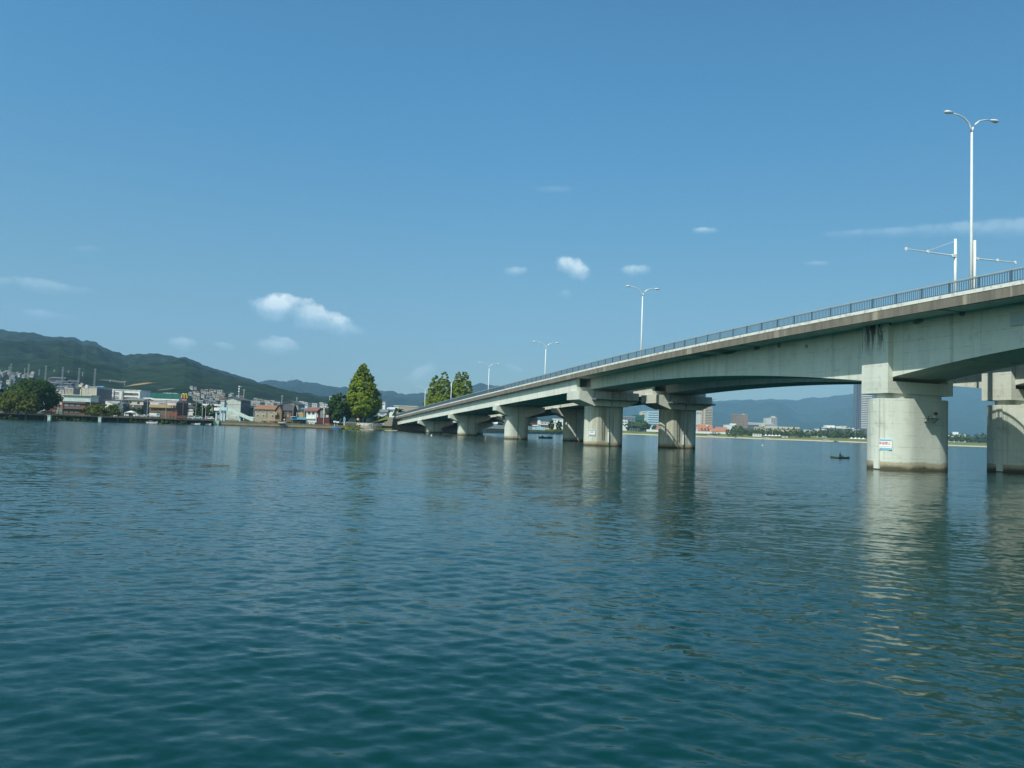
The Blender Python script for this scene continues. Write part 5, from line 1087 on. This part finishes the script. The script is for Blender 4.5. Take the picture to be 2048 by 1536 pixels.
# green boat with two anglers
gx, gy = 13.2, 296.0
T = thing('fishing_boat', 'green open fishing boat with two anglers, seen beneath the bridge', 'boat', (gx, gy, .02), -.06)
hull(5.0, 1.5, .55).build('hull', paint((.02, .20, .17), .4), T); MB().box(-1.6, -1.3, -.6, .6, .3, .42).build('seat', C_GREY, T); MB().box(.5, .8, -.6, .6, .3, .42).build('seat', C_GREY, T)
m = MB(); m.box(-2.75, -2.4, -.18, .18, .35, 1.05); m.box(-2.68, -2.52, -.06, .06, -.3, .4); m.build('outboard_motor', C_DARKG, T)
person('angler in dark clothes at the motor end of the green boat', (gx - 1.45, gy, .45), .3, 'sit', C_DARKG, C_DARKG, scale=1.15); person('angler in a white shirt and hat near the bow of the green boat', (gx + .65, gy, .45), 0, 'sit', C_WHITE, C_GREY, C_WHITE, 1.25)
T = thing('fishing_rod', 'thin rod held out from the green boat', 'rod', (gx + 1.2, gy - .15, .86)); MB().tube([(0, 0, 0), (1.8, -.3, .9)], [.02, .008], 5).build('rod', C_DARKG, T)
kp = at(1680, 916, 143.0); kx, ky = kp[0], 143.0
T = thing('kayak', 'olive kayak with an ochre stern, paddled between the two nearest pier rows', 'kayak', (kx, ky, .0), -.05); rings = []
for i in range(15):
    q = i / 14; x = -1.65 + 3.3 * q; w = max(.36 * math.sin(math.pi * (q * .94 + .03)) ** .7, .03); t_ = .14 + .16 * abs(q - .5) ** 2 * 4; rings.append([(x, w * math.cos(t), .1 + (t_ if math.sin(t) > 0 else .12) * math.sin(t)) for t in np.linspace(0, 2 * math.pi, 10, endpoint=False)])
MB().loft(rings[:6]).build('stern', paint((.50, .40, .12), .4), T); MB().loft(rings[5:]).build('hull', paint((.15, .17, .08), .4), T)
person('kayaker with dark hair and dark top sitting in the olive kayak', (kx + .0, ky, .10), 0, 'kayak', paint((.10, .11, .14)), C_DARKG, None, 1.08)
T = thing('paddle', 'double paddle held across the olive kayak', 'paddle', (kx + .44, ky, .56), 1.2); MB().tube([(-.95, 0, -.1), (.95, 0, .1)], .018, 6).build('shaft', C_DARKG, T)
for sg in (-1, 1): MB().ell((sg * 1.1, 0, sg * .12), (.2, .02, .09), 8, 4).build('blade', C_DARKG, T)
# moored boats and work boat
def small_boat(x, Y, L, m, label, cabin=None, rot=0, z=.0):
    T = thing('moored_boat', label, 'boat', (col_dir(x) * Y, Y, z), rot, 'boats at the left shore'); hull(L, L * .32, .6).build('hull', m, T)
    if cabin: MB().prism([(-L * .28, .45), (L * .12, .45), (L * .02, 1.35), (-L * .26, 1.4)], -L * .11, L * .11, 'y').build('cabin', cabin, T)
    return T
small_boat(305, 351, 4.6, C_WHITE, 'white motor boat with a dark cabin moored under the promenade', C_DARKG, .05); small_boat(392, 364, 4.2, C_WHITE, 'long white dinghy moored under the promenade end'); small_boat(417, 367, 2.8, C_WHITE, 'small white dinghy beside the end of the quay wall'); small_boat(422.5, 369.5, 2.2, C_PALE, 'tiny pale dinghy tucked behind the quay corner', None, .4)
small_boat(564, 375.6, 3.4, C_PALE, 'upturned looking grey blue hull resting on the quay edge', None, .05, 2.0); small_boat(543, 376.0, 2.6, paint((.36, .08, .06)), 'red dinghy on the quay left of the grey blue hull', None, 0, 2.0); small_boat(655, 382.5, 2.4, paint((.36, .10, .06)), 'orange red canoe lying on the quay near the blue work boat', None, 0, 2.0)
T = small_boat(672.5, 378.5, 3.6, paint((.03, .16, .42)), 'bright blue work boat with a white upper frame beside the quay'); T.name = 'work_boat'
MB().box(-.9, .9, -.5, .5, .5, 1.1).build('engine_box', paint((.04, .20, .50)), T)
f = MB()
for x in (-.7, .5): f.tube([(x, 0, 1.1), (x, 0, 3.2)], .1, 6)
f.box(-1.3, -.2, -.4, .4, 3.2, 3.9); f.box(.0, 1.4, -.4, .4, 3.0, 3.7); f.build('frame', C_WHITE, T)
MB().box(-.3, .3, -.3, .3, 1.11, 2.4).build('winch', C_DARKG, T)
for x, Y, sh, tr, lb, ht in ((618.3, 383, C_PALE, C_GREY, 'person in pale clothes walking on the quay before the white house', None), (632.8, 383.5, C_WHITE, C_TEAL, 'person in a white top and green trousers on the quay below the maroon gable', None), (487.5, 377, C_WHITE, C_GREY, 'person in white standing at the foot of the footbridge stairs', None), (296, 352.8, C_WHITE, C_BLUEGREY, 'person in white on the promenade beside the parked cars', None), (412, 368.4, C_PINK, C_GREY, 'person in pink on the promenade near the flag poles', None), (320, 356, C_YELLOW, C_DARKG, 'person in yellow on the promenade before the diner', None), (151, 334.5, C_YELLOW, C_DARKG, 'person in an orange yellow top on the promenade before the brick restaurant', None)):
    z = 2.35 if x < 428 else 1.95; Yq = shore(x) - 1.9 if x < 428 else shore(x) + .2
    person(lb, (col_dir(x) * Yq, Yq, z), random.Random(int(x)).uniform(-2, 2), 'stand', sh, tr, ht, 1.0)
T = thing('marker_stake', 'thin yellowish stake rising from the water below the bridge', 'stake', (at(970, 880, 206)[0], 206, -1)); MB().tube([(0, 0, 0), (.12, 0, 2.0)], [.09, .07], 6).build('stake', paint((.40, .36, .12)), T)
for x, y, lb in ((863, 871.6, 'white float left of the bridge piers'), (1525, 891, 'small white float on the open water behind the bridge')):
    v = ray(x, y); k = -EYE / v[2]; q = CAM + v * k; T = thing('float_buoy', lb, 'buoy', (q[0], q[1], .05)); MB().ell((0, 0, .05), (.28, .28, .26), 10, 6).build('ball', C_WHITE, T, True)
v = ray(430, 932); k = -EYE / v[2]; q = CAM + v * k
T = thing('floating_weed', 'flat brown weed raft drifting on the open water at the left', 'plant', (q[0], q[1], .02)); rg = MB()
for i in range(60):
    r_ = random.Random(i); a_ = r_.uniform(0, 6.28); d_ = r_.uniform(0, 1) ** .5; x_, y_ = 1.0 * d_ * math.cos(a_), .45 * d_ * math.sin(a_); l_ = r_.uniform(.08, .25); b_ = r_.uniform(0, 3)
    rg.tube([(x_, y_, .03), (x_ + l_ * math.cos(b_), y_ + l_ * math.sin(b_) * .6, .06)], .022, 4)
rg.build('leaves', paint((.10, .095, .06), .8), T)
p = at(704, 765, 150); T = thing('bird', 'tiny dark bird in flight left of the conical tree top', 'bird', p); b = MB().ell((0, 0, 0), (.22, .08, .08), 8, 5)
for sg in (-1, 1): b.add([(.08, .05 * sg, .02), (-.08, .05 * sg, .02), (-.1, .38 * sg, .16), (.02, .3 * sg, .14)], [(0, 1, 2, 3)])
b.build('body', C_DARKG, T)

# ------------------------------------------------------------------ beneath the bridge: the far left bank
T = thing('rock_bank', 'stony bank with dry grass beyond the bridge piers', 'bank', (0, 0, 0)); SP = [(col_dir(x) * (shore(x) - 2), shore(x) - 2) for x in np.linspace(930, 1130, 24)]; path_box(MB(), SP, 0, 9, -1, 1.9).build('stones', M_ROCK, T); path_box(MB(), SP, 5, 10, 1.905, 2.6).build('dry_grass', LEAF_OLIVE, T)
T = thing('hoarding', 'pale blue panel hoarding on the bank between the piers', 'fence', (at(1064, 862, 640)[0], 640, 1.6)); u = 640 / FPX; hh = at(1076, 854, 640)[2] - 1.6; MB().box(0, 25.5 * u, 0, .3, 0, hh).build('panel', paint((.30, .47, .54)), T)
for i in range(7): MB().box(i * 4.2 * u - .1, i * 4.2 * u + .1, -.12, -.005, 0, hh + .2).build('post', C_LBLUE, T)
T = thing('hoarding', 'grey blue hoarding running left behind the middle pier', 'fence', (at(966, 860, 600)[0], 600, 1.8)); u = 600 / FPX; hh = at(1020, 851, 600)[2] - 1.8; MB().box(0, 98 * u, 0, .3, 0, hh).build('panel', paint((.16, .21, .24)), T)
T = thing('quay_block', 'dark quay block at the waterline behind the second pier', 'quay', (at(952, 864, 500)[0], 500, -1)); u = 500 / FPX; MB().box(0, 19 * u, 0, 8, 0, 3.4).build('block', M_DARK, T); MB().box(-.1, 19 * u + .1, -.1, 8, 3.41, 3.7).build('cap', M_WALL, T)
b = Bld('bank_house', 'low white roofed house seen between the first piers', 972, 994, 847, 660, 10, C_CREAM, zb=2, roof='gable_x', yr=843.5, rmat=C_WHITE); b.grid((975, 984), (849.5,), 5, 2.5)
b = Bld('shop_house', 'red roofed shop behind the hoarding between the piers', 1066, 1076, 848, 720, 10, C_RED, zb=2, roof='gable_y', yr=844, rmat=C_MAROON); b.slab('sign_band', 1065, 1075, 850, 852, C_WHITE, .3)
T = thing('shop_tower', 'white and blue shop sign tower right of the red roofed shop', 'sign', (at(1077.5, 860, 715)[0], 715, 2)); u = 715 / FPX; hh = at(1077.5, 840.8, 715)[2] - 2; MB().box(-2.8 * u, 2.8 * u, 0, 2, 0, hh).build('tower', C_WHITE, T); MB().box(-2.2 * u, 2.2 * u, -.2, -.01, 2, hh * .62).build('band', paint((.10, .36, .62)), T)
b = Bld('shop_building', 'long white shop building with a dark canopy between the piers', 1081, 1106, 845, 730, 12, C_WHITE, zb=2, roof='flat', rmat=C_PALE); b.slab('canopy', 1081, 1106, 850, 851.5, C_MAROON, 1.5); b.grid((1083, 1089, 1095), (846.3,), 4, 1.8); b.slab('orange_front', 1098.5, 1108, 851.8, 857, paint((.55, .22, .06)), .8)
b = Bld('shop_building', 'tall white building right of the dark canopy, beside the pier', 1106, 1132, 838.5, 760, 14, C_WHITE, zb=2, roof='flat', rmat=C_PALE); b.grid((1109, 1116), (840.5, 845), 3, 2.2)
for x, yt, w, sd, lb in ((1103.5, 840.5, 10, 91, 'dark green tree before the white shop building'), (1118.5, 843, 11, 92, 'second dark green tree before the white buildings between the piers'), (1058, 847, 12, 93, 'green tree just right of the middle pier'), (1000, 846, 12, 94, 'small green tree beside the white roofed house')):
    tree('bank_tree', lb, x, yt, w, 690, 'round', LEAF_DEEP, 900, .8, sd, zb=1.8, clear=.12)
for i, x in enumerate((1112, 1117, 1122, 1127)):
    Y = 640; o = link('shrub', SBM[0], None, (col_dir(x) * Y, Y, 1.5), i); o.scale = (1.3, 1.3, 1.3); tag(o, 'olive shrub on the bank below the white buildings between the piers', 'shrub', 'shrubs between the piers')

# ------------------------------------------------------------------ far right shore
def R(*a, **k): k.setdefault('zb', 6.0); return Bld(*a, **k)
b = R('office_block', 'striped blue glass office block left of the cream tower', 1295, 1319, 822.5, 1560, 30, C_LBLUE, roof='flat', rmat=C_PALE)
for y in (825, 829.5, 834, 838.5, 843, 847.5): b.win(1297, 1317, y, y + 2.2, glassy((.10, .16, .20)))
b = R('office_block', 'cream striped block joined to the left of the glass office', 1283, 1295, 823, 1580, 25, C_CREAM, roof='flat', rmat=C_PALE)
for y in (825, 829, 833): b.win(1284, 1294, y, y + 1.6)
b = R('netted_block', 'block wrapped in green construction netting', 1268, 1289, 830.5, 1540, 20, C_TEAL, roof='flat', rmat=C_TEAL); b.slab('scaffold_band', 1268, 1289, 834, 834.6, C_GREEN, .8)
b = R('grey_block', 'dark grey low block left of the netted block', 1246, 1271, 833.5, 1530, 25, paint((.14, .17, .20)), roof='flat', rmat=C_PALE); b.grid((1249, 1256, 1263), (837, 842), 5, 2.4)
b = R('white_block', 'white low block with a stair top beside the stained pier', 1243, 1255, 840, 1480, 20, C_WHITE, roof='flat', rmat=C_PALE); b.grid((1245, 1250), (843, 848), 3.6, 2.4)
T = thing('cream_tower', 'slim cream tower with a white overhanging top beside the shaded pier', 'tower', (at(1321, 868, 1420)[0], 1420, 6)); u = 1420 / FPX; hh = at(1321, 821, 1420)[2] - 6; MB().box(-3 * u, 3 * u, 0, 6, 0, hh).build('shaft', C_CREAM, T); MB().box(-4.8 * u, 4.8 * u, -1.5, 7.5, hh, hh + 2.2).build('cap', C_WHITE, T)
b = R('chapel', 'orange pyramid roofed white chapel at the foot of the cream tower', 1313, 1329, 859, 1360, 14, C_WHITE, roof='hip', yr=848.5, rmat=tiles((.36, .14, .07)))
T = thing('garden_wall', 'white low garden wall with a chimney, left of the shaded pier', 'wall', (at(1293, 866, 1345)[0], 1345, 5.8)); u = 1345 / FPX; MB().box(0, 30 * u, 0, 2, 0, 3.6).build('wall', C_WHITE, T); MB().box(7 * u, 9.5 * u, .2, 1.8, 3.6, 6.5).build('chimney', C_WHITE, T)
T = thing('shelter', 'small grey park shelter on the lawn left of the shaded pier', 'shelter', (at(1260, 866, 1335)[0], 1335, 5.6)); u = 1335 / FPX; MB().box(-1, 16 * u, -1, 5, 3.4, 4.0).build('roof', C_GREY, T)
for x in (0, 5 * u, 10 * u, 15 * u): MB().box(x - .3, x + .3, 0, .6, 0, 3.41).build('column', C_BEIGE, T)
OR = tiles((.38, .15, .075))
b = R('orange_roof_house', 'largest of the orange roofed houses, with three dormers', 1396, 1426, 861.5, 1355, 16, C_WHITE, roof='gable_x', yr=850, rmat=OR)
for x in (1402, 1408.5, 1415): b.slab('dormer', x, x + 2.4, 856.5, 859, C_BROWN, 1.7)
b.top('chimney', 1414, 1416.5, 849.3, 853, C_WHITE)
b = R('orange_roof_house', 'middle orange roofed house with a low porch', 1423, 1437, 863, 1348, 12, C_WHITE, roof='gable_x', yr=857.5, rmat=OR); b.grid((1425, 1429), (864,), 2.4, 3)
b = R('orange_roof_house', 'right orange roofed house with a dark gable end', 1433, 1456, 862.5, 1356, 16, C_WHITE, roof='gable_x', yr=854.5, rmat=OR); b.slab('dark_gable', 1451, 1455.5, 859, 866, C_BROWN, .3)
T = thing('garden_wall', 'long white boundary wall left of the orange roofed houses', 'wall', (at(1391, 868, 1335)[0], 1335, 5.7)); u = 1335 / FPX; MB().box(0, 29 * u, 0, 1, 0, 2.9).build('wall', C_WHITE, T)
b = R('apartment_block', 'beige striped apartment block beside the shaded pier', 1404, 1425, 814.5, 1600, 24, paint((.50, .42, .32)), roof='flat', rmat=C_GREY)
for i in range(11): b.win(1411, 1424.5, 817 + i * 3.3, 818.7 + i * 3.3, glassy((.05, .05, .055)), 'balcony')
b.slab('pilaster', 1408, 1409.6, 815, 856, C_CREAM, .8)
for i in range(11): b.win(1404.4, 1407.6, 817 + i * 3.3, 818.7 + i * 3.3)
b = R('apartment_block', 'pale grey apartment wing left of the beige striped block', 1391, 1404, 821, 1610, 20, C_PALE, roof='flat', rmat=C_GREY); b.top('penthouse', 1392, 1404, 817, 820.5, C_BEIGE)
for x in (1393.5, 1397, 1400.5): b.win(x, x + 1.8, 824, 829)
b = R('apartment_block', 'brown apartment block with dark balconies on its left half', 1469, 1496, 829, 1650, 26, paint((.25, .20, .16)), roof='flat', rmat=C_BEIGE)
for i in range(8):
    for x in (1470.3, 1473.8, 1477.2): b.win(x, x + 2.4, 830.4 + i * 2.9, 831.8 + i * 2.9, glassy((.04, .04, .045)), 'balcony')
    if i > 2: b.win(1485.5, 1488.5, 830.4 + i * 2.9, 831.8 + i * 2.9)
b.top('roof_hut', 1488, 1491, 827.6, 828.8, C_WHITE)
b = R('white_block', 'white stepped building left of the brown apartment block', 1452, 1473, 850, 1560, 20, C_WHITE, roof='flat', rmat=C_PALE); b.top('stair_tower', 1463, 1473, 847, 849.8, C_WHITE)
b = R('sports_hall', 'long blue grey hall with a pale roof band behind the trees', 1496, 1546, 848, 1700, 40, C_BLUEGREY, roof='flat', yr=845.6, rmat=C_PALE); b.slab('roof_band', 1496, 1546, 848.6, 850.2, C_PALE, .8); b.slab('roof_band', 1530, 1546, 851, 853, C_GREY, .6)
b = R('tower_block', 'grey tower block with a pale penthouse behind the long cream building', 1543, 1554.5, 835.5, 1900, 22, C_GREY, roof='flat', rmat=C_PALE); b.top('penthouse', 1546, 1552, 832.5, 835.2, C_CREAM); b.grid((1544.5, 1548, 1551.4), (838, 842, 846), 1.8, 1.8)
b = R('tower_block', 'shorter pale grey tower joined left of the grey tower', 1532, 1543, 836.5, 1905, 20, C_PALE, roof='flat', rmat=C_PALE); b.slab('white_seam', 1541, 1542.6, 837, 852, C_WHITE, .5)
b = R('long_building', 'long cream flat building behind the trees, yellower at its right end', 1531, 1599, 854.5, 1500, 30, C_CREAM, roof='flat', yr=853.6, rmat=C_WHITE); b.top('roof_hut', 1524.5, 1531, 849, 854.5, C_CREAM); b.slab('yellow_end', 1580, 1598.6, 856.5, 864, C_YELLOW, .4)
b.grid((1534, 1541, 1548, 1556, 1564, 1572), (857.5,), 4.5, 2); b.slab('brown_wing', 1508, 1531, 855.5, 866, C_BEIGE, .5)
b = R('white_block', 'low white slab left of the dark tower', 1635.5, 1653, 858.3, 1600, 20, C_WHITE, roof='flat', rmat=C_WHITE); b.grid((1637, 1642, 1647), (860,), 3.6, 1.4)
b = R('boat_hall', 'blue grey hall with a white roof edge and roof sheds, left of the dark tower', 1655, 1708, 857, 1620, 30, C_BLUEGREY, roof='flat', yr=855.2, rmat=C_WHITE); b.top('roof_shed', 1655, 1672, 851.3, 855, C_WHITE); b.top('roof_shed', 1676, 1684, 852.5, 855, C_PALE); b.top('roof_shed', 1688, 1696, 851.5, 855, C_BEIGE); b.grid((1658, 1668, 1678, 1688, 1698), (859,), 7, 2.6)
b = R('white_block', 'small pale block right of the blue grey hall', 1709, 1719, 859.5, 1600, 18, C_PALE, roof='flat', rmat=C_WHITE); b.win(1711, 1717, 861.5, 864)
b = R('dark_tower', 'very tall dark apartment tower half hidden by the nearest pier', 1712.5, 1722, 762, 1780, 14, paint((.13, .17, .21), .4), roof='flat', rmat=C_GREY)
for x in (1714, 1717.5): b.slab('glass_strip', x, x + 1.6, 765, 858, glassy((.04, .06, .08)), .12)
b2 = R('dark_tower', 'pale balconied side of the tall dark tower behind the pier', 1722.2, 1745, 762, 1782, 14, C_BLUEGREY, roof='flat', rmat=C_GREY)
for i in range(26): b2.slab('balcony', 1722.6, 1744, 765 + i * 3.6, 766.7 + i * 3.6, C_WHITE, 1.4)
b = R('white_block', 'long white building seen between the two nearest piers', 1903, 1931, 869, 1650, 20, C_WHITE, roof='flat', rmat=C_WHITE); b.top('stair_tower', 1912.5, 1919, 864, 868.8, C_WHITE); b.grid((1905, 1912, 1919, 1925), (870.5,), 5, 2)
b = R('white_block', 'faint white low building among the trees right of the cream one', 1609, 1633, 860, 1580, 14, C_PALE, roof='flat', rmat=C_PALE); b.grid((1612, 1620), (862,), 5, 2)
# trees of the far shore: a few shared crowns, every tree an object with crown and trunk
FT = []
for i in range(7):
    kd = ('round', 'cone', 'round', 'cone', 'round', 'flat', 'cone')[i]; w = (9, 7, 8, 6.5, 10, 10, 6)[i]; h = (9, 11, 10, 12, 9, 8, 11)[i]
    FT.append((crown_mesh('crown', kd, w, h * .88, 620, .62, 200 + i, (LEAF_FAR, LEAF_FAR, LEAF_FAR, LEAF_FAR, LEAF_OLIVE, LEAF_FAR, LEAF_DEEP)[i]), h))
tk = MB().tube([(0, 0, -.5), (0, 0, 5)], [.28, .12], 6).build('trunk', M_BARK); TKM = tk.data; bpy.data.objects.remove(tk)
def far_tree(x, Y, k, q, label, group):
    zb = ground_z(x, Y) - .2; T = thing('park_tree', label, 'tree', (col_dir(x) * Y, Y, zb), random.Random(int(x * 7)).uniform(0, 6), group); T.scale = (q, q, q)
    c = link('crown', FT[k][0], T); c.location = (0, 0, FT[k][1] * .12); link('trunk', TKM, T)
rnd = random.Random(31)
def row(x0, x1, n, Y0, Y1, where, group, qs=(.8, 1.15), kinds=range(7)):
    for i in range(n):
        x = x0 + (x1 - x0) * (i + rnd.uniform(.1, .9)) / n; Y = rnd.uniform(Y0, Y1); k = rnd.choice(list(kinds)); far_tree(x, Y, k, rnd.uniform(*qs), ('rounded', 'pointed', 'dark rounded', 'tall pointed', 'olive spreading', 'flat topped', 'dark pointed')[k] + ' tree ' + where, group)
row(1456, 1545, 26, 1290, 1370, 'in the park row right of the orange roofed houses', 'park trees right of the orange roofs', (1.05, 1.5))
row(1545, 1640, 30, 1262, 1330, 'in the park row before the long cream building', 'park trees before the cream building', (1.05, 1.5))
row(1640, 1730, 30, 1255, 1320, 'in the park row left of the nearest pier', 'park trees left of the nearest pier', (1.2, 1.65))
row(1895, 1985, 30, 1290, 1360, 'in the park row seen between the two nearest piers', 'park trees between the nearest piers', (1.05, 1.5), (0, 1, 3, 6, 2))
row(1386, 1400, 4, 1380, 1420, 'left of the orange roofed houses', 'park trees left of the orange roofs', (1.0, 1.4), (1, 3))
row(1418, 1440, 5, 1338, 1343, 'low in front of the orange roofed houses', 'small trees before the orange roofs', (.35, .5), (0, 4, 5))
for x, yt, w, sd, lb in ((1281, 838.5, 34, 101, 'large light green tree before the striped office, left of the shaded pier'), (1262, 844, 22, 102, 'darker tree left of the large light green one beyond the bridge'), (1293, 846, 20, 103, 'rounded tree right of the large light green one beyond the bridge'), (1310, 850, 12, 104, 'small dark tree behind the white garden wall'), (1476, 850.5, 28, 105, 'broad green tree at the right of the orange roofed houses')):
    tree('park_tree', lb, x, yt, w, 1375, 'round', LEAF_FAR if sd != 102 else LEAF_DEEP, 1700, 1.1, sd, zb=6, clear=.08)
# tents, cabins and small craft of the far shore
def tent(x, Y, label):
    zb = ground_z(x, Y); T = thing('event_tent', label, 'tent', (col_dir(x) * Y, Y, zb), 0, 'white event tents on the far lawn'); w = 2.7
    MB().add([(-w, -w, 2.3), (w, -w, 2.3), (w, w, 2.3), (-w, w, 2.3), (-w * .35, -w * .35, 3.4), (w * .35, -w * .35, 3.4), (w * .35, w * .35, 3.4), (-w * .35, w * .35, 3.4), (0, 0, 4.6)],
             [(0, 1, 5, 4), (1, 2, 6, 5), (2, 3, 7, 6), (3, 0, 4, 7), (4, 5, 8), (5, 6, 8), (6, 7, 8), (7, 4, 8), (3, 2, 1, 0)]).build('roof', C_WHITE, T)
    l = MB()
    for sx_ in (-1, 1):
        for sy_ in (-1, 1): MB().tube([(sx_ * w * .95, sy_ * w * .95, 0), (sx_ * w * .95, sy_ * w * .95, 2.32)], .1, 5).build('leg', C_GREY, T)
for i, x in enumerate((1531.5, 1538.5, 1545, 1552, 1558.5)): tent(x, shore(x) + 46, 'white peaked tent before the cream building, %s from the left of five' % ('first', 'second', 'third', 'fourth', 'fifth')[i])
for i, x in enumerate((1703, 1710.5, 1718.5, 1726.5)): tent(x, shore(x) + 44, 'white peaked tent beside the nearest pier, %s from the left of four' % ('first', 'second', 'third', 'fourth')[i])
for x, w, lb in ((1514.5, 17, 'long white site cabin on the lawn left of the five tents'), (1567, 4, 'small white cabin right of the five tents'), (1574, 3.4, 'second small white cabin right of the five tents')):
    Y = shore(x) + 50; u = Y / FPX; T = thing('site_cabin', lb, 'cabin', (col_dir(x) * Y, Y, ground_z(x, Y))); hh = 4.4 if w > 10 else 2.2; MB().box(-w * u / 2, w * u / 2, 0, 3, 0, hh).build('wall', C_WHITE, T); MB().box(-w * u / 2 - .2, w * u / 2 + .2, -.2, 3.2, hh, hh + .3).build('roof', C_PALE, T)
    for i in range(3): MB().box(-w * u * .36 + i * w * u * .3, -w * u * .36 + i * w * u * .3 + w * u * .12, -.06, -.005, hh * .45, hh * .8).build('window', GL, T)
for x, y, L, cm, lb in ((1472, 879.4, 9, C_MAROON, 'small white boat with a red cabin close to the far beach'), (1672, 885.3, 10, C_DARKG, 'dark low boat lying off the far beach left of the nearest pier')):
    Y = shore(x) - 14; T = thing('far_boat', lb, 'boat', (col_dir(x) * Y, Y, 0), 0); hull(L * .7, 2.2, .9).build('hull', C_WHITE if cm is C_MAROON else C_DARKG, T); MB().box(-1.6, .2, -.7, .7, .6, 2.4).build('cabin', cm, T)
for x0, lb in ((1533, 'grey stone slipway on the lawn left of the cream building'), (1652, 'grey stone slipway on the lawn below the blue grey hall'), (1420, 'grey stone slipway on the lawn below the orange roofs')):
    T = thing('slipway', lb, 'slipway', (0, 0, 0)); V = []; 
    for d in (11, 20, 34, 48):
        for k in (-1, 1):
            x = x0 + k * (9 - d * .11); Y = shore(x0) + d; V.append((col_dir(x) * Y, Y, land_z(x0, d) + .45))
    m = MB().add(V, [(0, 1, 3, 2), (2, 3, 5, 4), (4, 5, 7, 6)]); m.add([(a, b_, c - 1.2) for a, b_, c in V[:2]] + V[:2], [(0, 1, 3, 2)]); m.build('paving', paint((.26, .24, .21)), T)

# ------------------------------------------------------------------ haze
def haze():
    m = bpy.data.materials.new("haze"); m.use_nodes = True; nt = m.node_tree; nt.nodes.clear()
    out = nt.nodes.new('ShaderNodeOutputMaterial'); v = nt.nodes.new('ShaderNodeVolumePrincipled')
    v.inputs['Color'].default_value = (.37, .67, 1.0, 1); v.inputs['Density'].default_value = 8.8e-5; v.inputs['Anisotropy'].default_value = 0.0
    nt.links.new(v.outputs[0], out.inputs['Volume']); m.cycles.homogeneous_volume = True
    o = MB().box(-12000, 12000, -400, 12000, -6, 1400).build('haze', m); tag(o, label='thin pale haze over the lake and hills', kind='stuff')
haze()
